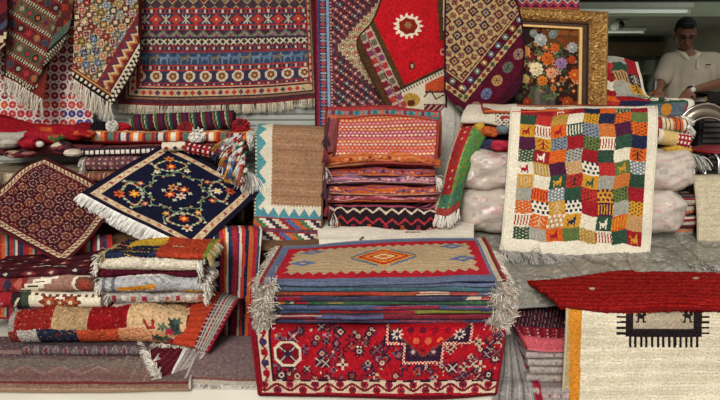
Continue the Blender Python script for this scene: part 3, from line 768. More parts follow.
# ------------------------------------------------------------------ benches
WOOD = mat_plain('bench_wood', '#6b4c30', .75, amp=.3, scale=9, stretch=(1, 8, 8))
def bench(label, rects, z, legs):
    t = Thing('display_bench', label, 'bench')
    b = nb()
    for x0, x1, y0, y1 in rects: box(b, x0, x1, y0, y1, z - .03, z, .003)
    t.bm('bench_top', b, WOOD)
    for x, y in legs:
        b = nb(); box(b, x - .03, x + .03, y - .03, y + .03, STEP_Z, z - .031); t.bm('leg', b, WOOD)
    x0, x1 = min(r[0] for r in rects), max(r[1] for r in rects); yy = min(r[2] for r in rects) + .05
    b = nb(); box(b, rects[0][0] + .04, rects[0][1] - .04, rects[0][2] + .08, rects[0][2] + .1, z - .14, z - .031); t.bm('apron', b, WOOD)
    t.done()
bench('long wooden bench beneath the purse stack and the left rug piles', [(-2.7, .62, 3.56, 4.55)], .655, [(-2.6, 3.66), (.55, 3.66), (-2.6, 4.48), (.55, 4.48), (-1, 3.66)])
bench('lower wooden bench under the red shaggy rug and patchwork rug', [(.66, 1.98, 3.2, 4.55), (.9, 2.8, 2.9, 3.2), (1.98, 2.8, 3.2, 4.14)], .545, [(.95, 2.97), (2.7, 2.97), (.72, 4.48), (1.92, 4.48), (2.7, 4.05)])

rug('table_cloth', 'cream cloth spread over the bench beneath the folded purse stack',
    [[(318, 219, 3.95), (390, 219, 3.95), (474, 219, 3.95)], [(318, 236, 3.62), (390, 237, 3.62), (474, 237, 3.62)], [(319, 242, 3.545), (390, 243, 3.54), (474, 243, 3.545)], [(320, 262, 3.53), (390, 262, 3.52), (474, 262, 3.53)]],
    lambda p: (p.base('#ddd4c2'), p.line([(405, 232), (420, 231)], .8, '#9a7a70'), p.line([(360, 240), (363, 238)], 1.2, '#6b665f')), .008, cat='cloth', mat=FLAT, thick=.003, wrinkle=.01, seed=5, body='cotton_cloth', bind=[('b', '#b9b1a0')])

# ------------------------------------------------------------------ left: heaps under the wall rugs
def jumble(cols, n, seed, sx=.05, sy=.02):
    def f(p):
        r = np.random.default_rng(seed); p.base(cols[0])
        w, h = p.U.max() - p.U.min(), p.V.max() - p.V.min()
        for k in range(n):
            a, b = p.U.min() + r.random() * w, p.V.min() + r.random() * h
            (p.disc if k % 3 else p.diam)(*((a, b, sx * (.5 + r.random()), cols[k % len(cols)], sy * (.5 + r.random())) if k % 3 else (a, b, sx * (.5 + r.random()), sy * (.5 + r.random()), cols[k % len(cols)])))
    return f

def X(px, Y, z):
    """x of photo column px for something at distance Y and height z"""
    d = Y * CP + (CAM_Z - z) * SP
    return (px - 360) / F_PX * d

def band_row(period, cols, a, b, c0, c1=None):
    def g(p):
        i, l = cell(p.U, period); y = (p.V - (a + b) / 2) / ((b - a) / 2)
        m = (p.V > a) & (p.V < b); p.f(m, c0); p.pick(m & (np.abs(l) * 2 + np.abs(y) < .9), i, cols)
        if c1: p.f(m & (np.abs(l) * 2 + np.abs(y) < .35), c1)
    return g

# supporting folded rugs at the back of the long bench
def p_sup(c1, c2, c3):
    def f(p):
        p.base(c1); i, l = cell(p.U, .05); p.pick((np.abs(l) < .3) & (np.abs(p.v - .5) < .3), i, [c2, c3]); p.f((p.v < .12) | (np.abs(p.v - .92) < .08), c3)
    return f
for k, (c, z, h, a, b_) in enumerate(((('#6e4a3c', '#a08a6a', '#3c2a30'), .66, .11, -30, 245), (('#7a5a50', '#b09878', '#5a2a2e'), .77, .11, -24, 232), (('#8a7d68', '#a99a7c', '#6a5a4c'), .88, .1, -30, 110))):
    folded('folded_rug', ['brown folded rug at the very bottom behind the two tilted rugs', 'brownish pink folded rug second from the bottom behind the tilted rugs', 'pale olive folded rug behind the top corner of the medallion rug'][k],
           X(a, 4.05, z), X(b_, 4.05, z), 4.02 + .02 * k, .46, z, h, p_sup(*c), seed=70 + k, group='rugs folded on the back of the long bench', res=.008)

def p_mauve(p):
    p.base('#5c3a40'); i, a = cell(p.U, .034); j, c = cell(p.V, .03); d = np.abs(a) + np.abs(c)
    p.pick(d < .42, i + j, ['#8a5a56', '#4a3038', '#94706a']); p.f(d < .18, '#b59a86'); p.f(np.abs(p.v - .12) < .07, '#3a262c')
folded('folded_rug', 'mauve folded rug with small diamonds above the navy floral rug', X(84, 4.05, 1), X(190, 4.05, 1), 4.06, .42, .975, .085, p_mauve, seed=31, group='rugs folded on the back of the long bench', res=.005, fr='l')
def p_brick(p):
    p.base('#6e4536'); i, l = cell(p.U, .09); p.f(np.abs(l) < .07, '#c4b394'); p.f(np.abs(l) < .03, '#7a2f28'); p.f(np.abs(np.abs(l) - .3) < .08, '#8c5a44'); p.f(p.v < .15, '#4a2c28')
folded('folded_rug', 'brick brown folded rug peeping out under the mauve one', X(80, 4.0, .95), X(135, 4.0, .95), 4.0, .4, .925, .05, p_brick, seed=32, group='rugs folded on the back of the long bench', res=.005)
def p_piped(p):
    p.base('#33232a'); i, l = cell(p.U, .03); p.f((np.abs(p.v - .5) < .14) & (np.abs(l) < .34), '#d8d2c4'); p.f(p.v > 1.0, '#5e2a30'); p.f(p.v < .2, '#7a3a3c')
    j, c = cell(p.V, .03); p.pick((p.v > 1) & (np.abs(l) + np.abs(c) < .4), i + j, ['#8a6a5c', '#a0483e'])
folded('folded_rug', 'dark folded rug with a white dashed cord along its front edge', X(79, 4.1, 1.1), X(218, 4.1, 1.1), 4.1, .36, 1.065, .055, p_piped, seed=33, group='rugs folded on the back of the long bench', res=.004, tilt=.02)
def p_orange(p):
    p.base('#a8402a'); i, l = cell(p.U, .075)
    p.pick(np.abs(l) < .2, i, ['#d9cfb8', '#4f6a5a', '#c9bfae']); p.pick(np.abs(np.abs(l) - .33) < .1, i, ['#d0702c', '#7a2a2c', '#2e3a52']); p.f(np.abs(p.v - .2) < .14, '#8e1f24'); p.f(np.abs(p.v - .95) < .1, '#d07a3a')
folded('folded_rug', 'orange, white and green folded kilim under the striped roll', X(92, 4.2, 1.15), X(247, 4.2, 1.15), 4.2, .3, 1.125, .075, p_orange, seed=34, group='rugs folded on the back of the long bench', res=.005, fr='r', frL=.06)
def p_unused(p):
    p.base('#8e1a24'); i, l = cell(p.U, .06); p.f((np.abs(p.v - .5) < .25) & (np.abs(l) < .12), '#c9b79a'); p.f(np.abs(p.v - .95) < .08, '#4a1a20')
folded('folded_rug', 'red folded rug with pale flecks just left of the orange kilim', X(-20, 4.12, 1.08), X(98, 4.12, 1.08), 4.16, .3, 1.06, .06, jumble(['#5e2a2e', '#8a5a50', '#3c2a2c', '#b09a86', '#7a2028', '#2c2c30'], 60, 3, .03, .012), seed=35, group='rugs folded on the back of the long bench', res=.005)
folded('folded_rug', 'grey and red folded cloth at the left edge under the red heap', X(-30, 4.2, 1.14), X(66, 4.2, 1.14), 4.2, .28, 1.12, .075,
       lambda p: (p.base('#8c1c26'), p.f(p.U < .32, '#a59c90'), p.f((p.U > .5) & (p.v > .6) & (p.U < .58), '#231d20'), p.disc(.53, .05, .03, '#cfc8bc', .025), p.rect(.56, 0, .64, .08, '#39582f')), seed=36, group='rugs folded on the back of the long bench', res=.005)
rug('red_cloth', 'bright red cloth heaped along the foot of the white disc hanging',
    [[(-20, 119, 4.52), (30, 118, 4.52), (70, 120, 4.52), (102, 124, 4.5)], [(-20, 126, 4.38), (30, 123, 4.36), (70, 125, 4.36), (112, 128, 4.36)], [(-20, 134, 4.27), (30, 133, 4.24), (70, 134, 4.25), (112, 134, 4.28)], [(-20, 139, 4.26), (30, 138, 4.24), (70, 140, 4.24), (108, 139, 4.27)]],
    lambda p: (p.base('#8f1620'), p.f(np.abs(p.v - .3 - .1 * np.sin(p.u * 9)) < .04, '#6e0f18'), p.rect(40, 128, 52, 140, '#a8481f')), .006, cat='cloth', mat=FLAT, thick=.01, wrinkle=.03, seed=8, body='heaped_cloth', bind=[('b', '#6e0f18')])
rug('black_cloth', 'small black cloth bunched against the fringe of the diamond kilim',
    [[(92, 122, 4.36), (101, 119, 4.38), (110, 121, 4.36)], [(88, 126, 4.3), (100, 123, 4.27), (110, 125, 4.3)], [(87, 130, 4.24), (100, 130, 4.22), (110, 130, 4.24)]], solid('#17151a'), .006, cat='cloth', mat=FLAT, thick=.006, wrinkle=.02, seed=4)
def tuft(name, label, c, n, L, cols, cat='tassel', r=.003, sag=.6, flat=(1, .7, .5), group=None):
    t = Thing(name, label, cat, group)
    g = np.random.default_rng(int(abs(c[0]) * 1000)); D = unit(g.normal(0, 1, (n, 3)) * np.array(flat) + np.array((0, -.5, .15)))
    E = np.array(c) + D * .008
    Vs, Fs, Cs, o = [], [], [], 0
    for k in range(n):
        V, Fq, C = strands(np.stack([E[k], E[k] + 1e-4]), D[k], L, 4, r, sag, .5, cols, k + n, spread=.3)
        Vs.append(V); Fs.append(Fq + o); Cs.append(C); o += len(V)
    t.quads('tuft', np.vstack(Vs), np.vstack(Fs), np.vstack(Cs), YARN)
    b = nb(); ball(b, c, (.014, .012, .012)); t.bm('binding_knot', b, mat_plain('knot_' + cols[0].strip('#'), cols[0], .95), True)
    t.done()
tuft('white_tassel', 'white woolly tassel lying beside the black cloth', at(112, 126, 4.24), 34, .034, ('#f4efe6', '#ece6dc'), r=.005)
tuft('red_tassel', 'red woolly tassel at the right end of the striped roll', at(241, 126, 4.28), 70, .055, ('#b0121e', '#8e0f1a', '#c8222c'))
tuft('red_tassel', 'red woolly tassel below the left half of the striped roll', at(186, 130, 4.27), 60, .05, ('#b0121e', '#9a1420', '#c8222c'))
tuft('white_fleece', 'tuft of white fleece below the striped roll', at(197, 135, 4.17), 60, .05, ('#f2ece2', '#e8e2d6'), r=.006, sag=.9, cat='fleece', flat=(2.6, .6, .25))

def roll(name, label, p0, p1, r, paint, cat='rolled rug', res=.005, ends='#5a4038', group=None, sq=.9):
    p0, p1 = np.array(p0), np.array(p1); ax = unit(p1 - p0); L = np.linalg.norm(p1 - p0)
    up = np.array((0, 0, 1.)); n1 = unit(np.cross(ax, up)); n2 = np.cross(n1, ax)
    nu, nv = int(L / res), max(16, int(6.28 * r / res))
    a, th = np.meshgrid(np.linspace(0, L, nu + 1), np.linspace(0, 2 * math.pi, nv + 1))
    rr = r * (1 + wavy(3, a * 1., .05, 8)) + .006 * (th / 6.28)
    W = p0 + ax * a[..., None] + (-n1 * np.cos(th)[..., None] - n2 * (sq * np.sin(th))[..., None]) * rr[..., None]
    ca, ct = (a[1:, 1:] + a[:-1, :-1]) / 2, (th[1:, 1:] + th[:-1, :-1]) / 2
    p = Paint(ca, ct * r, ca / L, ct / 6.283); paint(p)
    t = Thing(name, label, cat, group)
    t.quads('rolled_field', W.reshape(-1, 3), grid_faces(nv, nu, True), p.c.reshape(-1, 3), PILE)
    for q, s in ((p0, -1), (p1, 1)):
        pts = [tuple(q + (n1 * math.cos(k * .5) + n2 * sq * math.sin(k * .5)) * (r * .97 * (1 - k / 52))) for k in range(50)]
        b = nb(); tube(b, pts, r * .085, 6); tube(b, [tuple(q - ax * s * .02), tuple(q + ax * s * .001)], r * .93, 16); t.bm('coiled_end', b, mat_plain('coil_' + ends.strip('#'), ends, .95), True)
    return t.done()
roll('rolled_kilim', 'rolled kilim striped maroon, navy and green under the wall kilim', at(133, 124, 4.38), at(234, 119.5, 4.38), .06,
     lambda p: stripes(p, p.U + p.V * .14, [(.028, '#4a1722'), (.006, '#b3a48c'), (.016, '#2c5538'), (.024, '#571a26'), (.01, '#2a2c4c'), (.016, '#41151f'), (.005, '#a85a4a'), (.014, '#23492f'), (.004, '#b3a48c'), (.012, '#2c5538'), (.012, '#242846')]), ends='#3a1820')
roll('rolled_bag', 'short cream and red embroidered roll on the top corner of the navy rug', at(163, 147, 4.0), at(186, 146, 4.0), .026,
     lambda p: (p.base('#d3c6ae'), p.pick(np.abs(cell(p.U, .05)[1]) + np.abs(cell(p.V, .05)[1]) < .3, cell(p.U, .05)[0], ['#8e2a2c', '#3c3038'])), ends='#b0a48c', cat='rolled textile')
roll('rolled_bag', 'short red roll with white checks beside the coloured tassels', at(188, 148, 3.98), at(221, 154, 3.94), .032,
     lambda p: (p.base('#8a2228'), p.f((np.abs(cell(p.U, .03)[1]) < .2) & (np.abs(cell(p.V, .03)[1]) < .25), '#cfc2ae'), p.f(np.abs(cell(p.U, .06)[1]) < .07, '#2c1c22')), ends='#6a2026', cat='rolled textile')

# small embroidered bags and cloths tumbled on the red heap
def bag(label, px, py, Y, r, cols, seed, mat=None):
    puffy('small_bag', label, at(px, py, Y), r, jumble(cols, 26, seed, r[0] * .35, r[2] * .5), e=.8, cat='bag', res=.009, seed=seed, mat=mat or FLAT,
          extra=lambda t, W: t.bm('seam_piping', cord(W[W.shape[0] // 2], .003), mat_plain('piping_' + cols[0].strip('#'), cols[0], .95), True), rot=(seed % 5 - 2) * .12)
BAGS = [('small pale grey bag at the left edge under the red cloth', 8, 143, 4.14, (.07, .05, .03), ['#a69d90', '#b5aca0', '#8e857a']), ('small crimson bag beside the pale grey one', 31, 143, 4.13, (.07, .05, .035), ['#8e1622', '#a3202c', '#6e121c']),
        ('small white ball of wool on the heap of bags', 40, 144, 4.08, (.022, .02, .02), ['#d6cfc3', '#c4bcb0']), ('small green cloth bag on the heap', 57, 138, 4.14, (.045, .04, .022), ['#3c5a30', '#2c4a38', '#a8402a', '#8e8a50']),
        ('small dark flowered bag on the heap left of the piped rug', 62, 147, 4.08, (.06, .05, .03), ['#4a2a30', '#b5a088', '#2c2030', '#9a3a34', '#c4b49c']), ('small maroon and cream bag lowest on the heap', 20, 154, 4.08, (.1, .05, .022), ['#5e2228', '#8a5a50', '#2c2028', '#b59a86']),
        ('small cream fleece bag under the flowered one', 73, 153, 4.05, (.05, .04, .02), ['#cfc4b0', '#bfb29a', '#e0d8c8']), ('small red and orange bag beside the black cloth', 84, 134, 4.16, (.07, .05, .025), ['#a8281f', '#b5562a', '#8e1622', '#5a2030']),
        ('small red bag below the left end of the striped roll', 121, 127, 4.3, (.06, .05, .03), ['#a8141f', '#8e101a', '#c2242c'])]
for k, (lb, px, py, Y, r, cols) in enumerate(BAGS): bag(lb, px, py, Y, r, cols, 300 + k)

# bunch of coloured wool tassels
t = Thing('tassel_bunch', 'bunch of many-coloured wool tassels left of the brown kilim', 'tassels')
tc_ = [('#a31f2c', '#c9c0b4'), ('#d8d0c4', '#c4bcae'), ('#3f5f8a', '#2f4a72'), ('#c08a3a', '#a8742c'), ('#2f5a48', '#d8d0c4'), ('#a84a30', '#8e3a28'), ('#6a7fa0', '#d8d0c4'), ('#8e2233', '#2c2c44')]
g = np.random.default_rng(12)
for k in range(22):
    a, b_ = at(246 - (k % 4) * 6 + g.uniform(-3, 3), 134 + k * 1.55, 4.02 - k * .012), at(224 - (k % 4) * 5 + k * .9 + g.uniform(-4, 4), 141 + k * 1.9, 3.94 - k * .012)
    cc = tc_[k % 8]
    V, Fq, C = strands(np.stack([a, a + .004]), unit(b_ - a), np.linalg.norm(b_ - a) + .02, 60, .0034, .3, .15, cc, k + 5, spread=.07)
    for q, col in enumerate((cc[0], '#d9d2c6' if k % 3 else cc[1], cc[0], cc[1])): C.reshape(-1, 4, 3, 3)[:, q] = lin(col) * g.uniform(.8, 1.1, (len(C) // 12, 1, 1))
    t.quads('tassel', V, Fq, C, YARN)
t.done()
# white fringe that spills beside the brown kilim
V, Fq, C = strands([at(222, 150, 3.93), at(240, 165, 3.88), at(257, 180, 3.86)], (.3, -.4, -.6), .14, 420, .002, .8, .4, ('#ebe6dd', '#f4f0ea', '#d6cfc4'), 8, spread=.35)
t = Thing('loose_fringe', 'spill of white yarn between navy floral rug and brown kilim', 'fringe'); t.quads('yarn', V, Fq, C, YARN); t.done()

# ------------------------------------------------------------------ the two rugs laid corner up
def paint_medallion(p):
    U, V = p.U, p.V                                       # 0..100 x 0..92
    p.base('#3c1218'); d = np.minimum(np.minimum(U, 100 - U), np.minimum(V, 92 - V))
    i, a = cell(U + 5.5 * (np.floor(V / 10) % 2), 11.); j, c = cell(V, 10.); x, y = a * 8.4, c * 7.8
    st = np.minimum(np.maximum(np.abs(x), np.abs(y)), (np.abs(x) + np.abs(y)) * .72)
    p.pick(st < 3.4, hsh(i, j), ['#5a2420', '#3a161c', '#64302a', '#471c2a'])
    p.f((np.abs(st - 2.5) < .3) & (np.sin(x * 3.1 + y * 2) > -.35), '#a48a76'); p.pick(st < 1.4, hsh(i, j, 2), ['#5e2822', '#2c1016', '#6e3a2a', '#521a20']); p.f(st < .4, '#a89078')
    p.f((np.abs(np.abs(x) - 3.4) < .35) & (np.abs(y) < .4), '#6e4a40')
    s = np.where(np.minimum(U, 100 - U) < np.minimum(V, 92 - V), V, U); k, m = cell(s, 5.2); q = m * 5.2
    p.f(d < 9, '#5c1e22'); p.f((d > 2.2) & (d < 7.4), '#c0ab8a')
    p.f((d > 2.2) & (d < 7.4) & (np.abs(d - 4.8 - q * .7) < .75), '#5e2422'); p.f((d > 2.2) & (d < 7.4) & (np.hypot(q + 1.4, d - 5.6) < .8), '#8e3a2c')
    p.f((np.abs(d - 7.6) < .4) | (np.abs(d - 2) < .4), '#2c1418'); p.f(d < 1.6, '#4c161a')
rug('medallion_rug', 'dark red rug of small star medallions laid corner up at the left',
    [[(45, 158, 4.05), (68, 169, 4.0), (93, 183, 3.95), (120, 201, 3.9)],
     [(26, 165, 4.0), (50, 180, 3.93), (78, 197, 3.83), (106, 217, 3.74)],
     [(2, 186, 3.88), (28, 205, 3.76), (57, 222, 3.6), (88, 240, 3.5)],
     [(-27, 212, 3.7), (2, 231, 3.54), (30, 245, 3.44), (64, 264, 3.37)]],
    paint_medallion, .004, can=(0, 100, 0, 92), wrinkle=.006, seed=21, thick=.008, bind=[('b', '#4c161a'), ('r', '#4c161a'), ('t', '#4c161a')])

def paint_navy(p):
    U, V = p.U, p.V                                       # 0..100 x 0..100
    p.base('#14162a'); x, y = U - 50, V - 50
    ax, ay = np.abs(x), np.abs(y); r = np.hypot(x, y); th = np.arctan2(y, x)
    G1, G2 = '#72825e', '#b0b190'
    # ring of tendrils, leaves, and corner sprays
    p.f(np.abs(r - 24 - 2.4 * np.sin(8 * th)) < .55, G1)
    for k in range(32):
        t_ = k * 2 * math.pi / 32; rr = 24 + 2.4 * math.sin(8 * t_) + (2.2 if k % 2 else -2.2)
        p.flower(50 + rr * math.cos(t_), 50 + rr * math.sin(t_), 1.5, [G2, '#a9a98c', '#b98a5c', G1][k % 4], n=3, ph=k)
    for k in range(4):
        t_ = k * math.pi / 2
        p.flower(50 + 6.6 * math.cos(t_ + .4), 50 + 6.6 * math.sin(t_ + .4), 4.8, ['#c9b9a2', '#c0492c', '#b98a5a', '#b0442c'][k], ['#a84a3a', '#d8b060', '#7a2a22', '#e0c080'][k], n=6)
        p.flower(50 + 11 * math.cos(t_ + 1.1), 50 + 11 * math.sin(t_ + 1.1), 2.2, G2, n=4)
        for s in (-1, 1):
            a = t_ + .785 * 0; bx, by = 50 + 30 * math.cos(t_ + s * .36), 50 + 30 * math.sin(t_ + s * .36)
            p.flower(bx, by, 3.1, ['#c24a20', '#c98a3a', '#b85a4a', '#c7bca2'][(k + (s > 0)) % 4], '#d8c08a', n=5, ph=k)
            ex, ey = 50 + 42 * math.cos(t_ + .785 * s * .52), 50 + 42 * math.sin(t_ + s * .785 * .52)
            p.line([(bx, by), ((bx + ex) / 2 + 2 * s, (by + ey) / 2), (ex, ey)], .45, G1); p.flower(ex, ey, 1.8, G2, n=3)
        c, sn = math.cos(t_ + .785), math.sin(t_ + .785)
        for dist, sz, col, mid in ((34, 4.4, ['#c8481c', '#d07f24', '#c8481c', '#cdbfa6'][k], '#e0b050'), (45, 4.6, ['#c9bfa6', '#c5502a', '#c9782c', '#b8452c'][k], '#7a2a1c'), (28, 2.4, '#a9a98c', None)):
            p.flower(50 + dist * c, 50 + dist * sn, sz, col, mid, n=6, ph=k)
        for s in (-1, 1):
            q = [(50 + (28 + 6 * f) * c + s * (4 + 9 * math.sin(f * 1.3)) * -sn, 50 + (28 + 6 * f) * sn + s * (4 + 9 * math.sin(f * 1.3)) * c) for f in np.linspace(0, 2.6, 9)]
            p.line(q, .6, G1)
            for i_, (a, b_) in enumerate(q): p.flower(a, b_, 1.5, [G2, '#b0a888', '#b86a3c'][i_ % 3], n=3, ph=i_)
    d = np.minimum(np.minimum(U, 100 - U), np.minimum(V, 100 - V))
    s = np.where(np.minimum(U, 100 - U) < np.minimum(V, 100 - V), V, U); k, m = cell(s, 10); q = m * 10
    p.f(d < 10.6, '#14162a'); p.f((d > 3.4) & (d < 9.4), '#c5ae8c')
    z = np.sin(s * .63) * 1.5; p.f((d > 3.4) & (d < 9.4) & (np.abs(d - 6.4 - z) < .4), '#8c7a58')
    p.pick((d > 3.4) & (d < 9.4) & (np.hypot(q, d - 6.4) < 1.7), k, ['#a8604a', '#8a4a4a', '#b07a5a']); p.f((np.abs(d - 3.5) < .35) | (np.abs(d - 9.3) < .35), '#5a3c34')
    p.f(d < 2.6, '#191526')
rug('navy_floral_rug', 'navy rug with orange flowers and cream border, laid corner up with white fringe',
    [[(166, 144, 4.06), (194, 156, 4.0), (226, 172, 3.92), (259, 191, 3.84)],
     [(140, 159, 3.98), (170, 173, 3.9), (203, 190, 3.8), (239, 211, 3.69)],
     [(111, 175, 3.9), (144, 192, 3.81), (179, 210, 3.68), (218, 231, 3.55)],
     [(82, 193, 3.82), (118, 212, 3.73), (154, 230, 3.57), (196, 252, 3.44)]],
    paint_navy, .0036, can=(0, 100, 0, 100), wrinkle=.006, seed=22, thick=.009, bind=[('r', '#191526'), ('t', '#191526'), ('l', '#191526')],
    fringes=[FR(side='b', L=.085, n=900, sag=.35, spread=.12, r=.002, cols=('#ece8e0', '#f5f2ec', '#dcd7cd'))])

# ------------------------------------------------------------------ brown kilim
def paint_brown(p):
    U, V = p.U, p.V                                       # 254..324 x 124..243
    p.base('#967256'); f = np.sin(V * 1.9) * .5 + np.sin(V * .7 + 1) * .5; p.f(f > .75, '#866046'); p.f(f < -.7, '#a48066')
    p.f(U < 270.5 + 1.1 * (zig(V, 3.2) > .5), '#cfc6b0'); z = zig(V, 15)
    p.f((U < 258 + 7.5 * (1 - z)) & (U > 255.4), '#4f8a8e'); p.f((U <= 255.4) & ((V % 3) < 1.4), '#2e3c44')
    e = V > 206.5 + 1.1 * (zig(U, 3.2) > .5); p.f(e & (U > 262), '#d3cab4')
    z = zig(U - 258, 10.5); p.f((V > 209.5 + 6.5 * z) & (U > 257), '#4f8590')
    p.f(V > 217.6, '#8a2a30')
    for a, b_, o in ((219, 226.5, 0), (230, 237, 6)):
        k, m = cell(U - np.floor((V - a) / 1.9) * 3.2 + o, 6.5); p.pick((V > a) & (V < b_), k, ['#c3b498', '#8e2d33', '#46618a', '#b9562c', '#4b6a4a', '#d5cbb8', '#3a2d3c'])
    p.f(np.abs(V - 228.4) < .8, '#3c4a5c'); p.f(V > 238.4, '#7a2630'); p.f(V > 241, '#a9948a')
rug('brown_kilim', 'plain brown kilim with cream and teal zigzag edges hung over the bench back',
    [[(258, 124, 4.12), (290, 125, 4.12), (325, 127, 4.12)], [(256, 128, 4.02), (290, 129, 4.0), (325, 131, 4.01)], [(255, 180, 3.86), (289, 182, 3.84), (323, 183, 3.86)], [(253, 247, 3.68), (288, 249, 3.66), (321, 250, 3.68)]],
    paint_brown, .004, can=(254, 324, 124, 243), wrinkle=.005, seed=23, thick=.006, mat=FLAT, fringes=[FR(side='b', L=.05, n=500, sag=.5, spread=.15)], bind=[('r', '#5e4430')])
folded('folded_rug', 'beige folded rug that the brown kilim hangs over', X(262, 4.15, 1.1), X(326, 4.15, 1.1), 4.15, .34, .66, .5, lambda p: p.base('#9a8a70'), seed=37, res=.012)

# ------------------------------------------------------------------ purse stack
def dotted(p, cols, base, pu=.03, pv=.02):
    p.base(base); i, a = cell(p.U + pu / 2 * (np.floor(p.V / pv) % 2), pu); j, c = cell(p.V, pv)
    p.pick(np.abs(a) + np.abs(c) < .42, j, cols)
ks = [('black folded saddlebag with red and pink zigzags, bottom of the purse stack', .66, .17, 328, 441, 'zz'),
      ('pink and maroon folded kilim bag resting on the black zigzag one', .835, .05, 326, 438, '#9a4050 #c98a90 #5a3038 #c0663c'),
      ('orange banded folded kilim bag, second above the black zigzag one', .882, .055, 329, 440, '#b5562a #7a4460 #d0946a #4a3444'),
      ('purple and pink patterned folded kilim bag in mid stack', .934, .05, 324, 437, '#7a5a70 #c47a88 #d0a898 #5a3a50'),
      ('rust and violet folded kilim bag just under the top folded one', .98, .052, 328, 436, '#9a4034 #85586e #cc7640 #4a2c40'),
      ('rust orange folded kilim bag, topmost below the upright dotted bag', 1.03, .062, 324, 442, '#b0592c #c4744a #6e3428 #d0946a')]
for k, (lb, z, h, a, b_, c) in enumerate(ks):
    if c == 'zz':
        def pz(p):
            p.base('#241b20'); w = p.U.max()
            for yc, col in ((.06, '#b8727a'), (.12, '#a03038'), (.18, '#c9b49c')):
                p.f(np.abs(p.V - yc - .03 * zig(p.U, .07)) < .007, col)
            i, l = cell(p.U, .09); p.pick((np.abs(l) < .12) & (np.abs(p.V - .1) < .015), i, ['#a8482c', '#8a2a3a']); p.f((p.V > .22) & (np.sin(p.V * 200) > 0), '#9a4a5c'); p.f(p.V < .02, '#a07068')
            p.f((p.U < .09) & (np.hypot(p.U - .05, p.V - .1) < .022), '#b5472c')
        pf = pz
    else:
        cs = c.split()
        def pf(p, cs=cs, k=k):
            p.base(cs[0]); p.f(np.abs(p.v - .22) < .1, cs[3]); p.f(np.abs(p.v - .36) < .05, cs[2]); i, l = cell(p.U, .026); q = np.sin(p.U * 23 + k * 2) * .12; p.f(np.abs(p.v - .55 - q) < .05, cs[1]); p.pick((np.abs(p.v - .62 + q * .5) < .09) & (np.abs(l) < .3) & (np.sin(p.U * 11 + k) > -.2), i, [cs[1], cs[2], cs[1], cs[3]]); p.f((np.abs(p.v - .45 + q) < .03) & (np.sin(p.U * 150) > -.3), cs[2])
            p.f(np.abs(p.v - .9) < .08, cs[1]); p.f((p.v > 1.05) & (np.sin(p.V * 300 + k) > .2), cs[1])
    yf = 3.74 + (.0, .02, .0, .015, .01, -.01)[k]
    folded('kilim_bag', lb, X(a, yf, z), X(b_, yf, z), yf, .3, z, h, pf, cat='folded bag', group='kilim bags stacked on the cream cloth', seed=80 + k, res=.0042, wob=.022, vis=.12,
           crown=(0, .012, -.004, .014, .004, .026)[k], puff=(0, .008, .01, .01, .012, .02)[k], endtuck=.04, mat=FLAT, thick=.008, fr='r' if k in (0, 3) else '', frL=.05)
def paint_dotbag(p):
    U, V = p.U, p.V; p.base('#a8402c')
    band = ['#b8482e', '#a83a44', '#8e3050', '#a8583c', '#b03a3c', '#c05a2e', '#9a3a5a', '#b8482e']
    j = np.clip(((V - 118) / 6.2), 0, 7.99); p.pick(V > -99, j, band)
    i, a = cell(U + 2.1 * (np.floor(V / 3.1) % 2), 4.2); k, c = cell(V, 3.1)
    p.pick(np.abs(a) + np.abs(c) < .46, j * 2 + i * 0, ['#d9a27c', '#c98a94', '#d8b89c', '#caa05c', '#d0948c', '#ddb59a', '#c46a7a', '#d9a27c', '#c9b49c', '#d08a5c', '#c07a8c', '#d8c4b0', '#b56a4a', '#d89a84', '#c9a0a0', '#d9a27c'])
    d = np.minimum(np.minimum(p.u, 1 - p.u) * 104, np.minimum(p.v, 1 - p.v) * 48); p.f(d < 2.2, '#8a2f2a'); p.f(d < 1, '#5e2228')
rug('kilim_bag', 'orange and pink dotted kilim bag leaning upright on top of the purse stack',
    [[(338, 117, 3.98), (386, 115, 4.0), (438, 121, 3.97)], [(337, 124, 3.92), (386, 124, 3.9), (438, 128, 3.91)], [(335, 145, 3.84), (385, 146, 3.8), (437, 149, 3.83)], [(332, 166, 3.76), (384, 163, 3.73), (434, 165, 3.75)]],
    paint_dotbag, .0036, cat='bag', mat=FLAT, thick=.035, wrinkle=.008, seed=24, body='bag_front', group='kilim bags stacked on the cream cloth', bind=[('t', '#9a4a34'), ('b', '#8a3a30'), ('l', '#6e3a34'), ('r', '#8a4030')])
rug('kilim_bag', 'teal and rust kilim bag standing behind the dotted bag',
    [[(327, 108, 4.12), (380, 107, 4.13), (440, 111, 4.1)], [(326, 118, 4.05), (380, 118, 4.06), (441, 121, 4.04)], [(325, 152, 3.96), (380, 152, 3.96), (440, 156, 3.95)]],
    lambda p: (p.base('#8a4a4a'), p.f(np.abs(p.V - 113) < 2, '#5c8a8c'), p.f(np.abs(p.V - 117.5) < 1.4, '#b5603c'), p.pick((np.abs(p.V - 113) < 2) & (np.abs(cell(p.U, 6)[1]) < .3), cell(p.U, 6)[0], ['#b8604c', '#7a3040', '#2f6a70']), p.f(p.V < 110.4, '#9c3a3a'), p.f((p.U > 365) & (np.abs(p.V - 119) < 2.4), '#2f6a76')),
    .0045, cat='bag', mat=FLAT, thick=.03, wrinkle=.008, seed=25, body='bag_front', group='kilim bags stacked on the cream cloth', bind=[('t', '#8e2f34'), ('r', '#8a4030'), ('l', '#6a2a2c')])
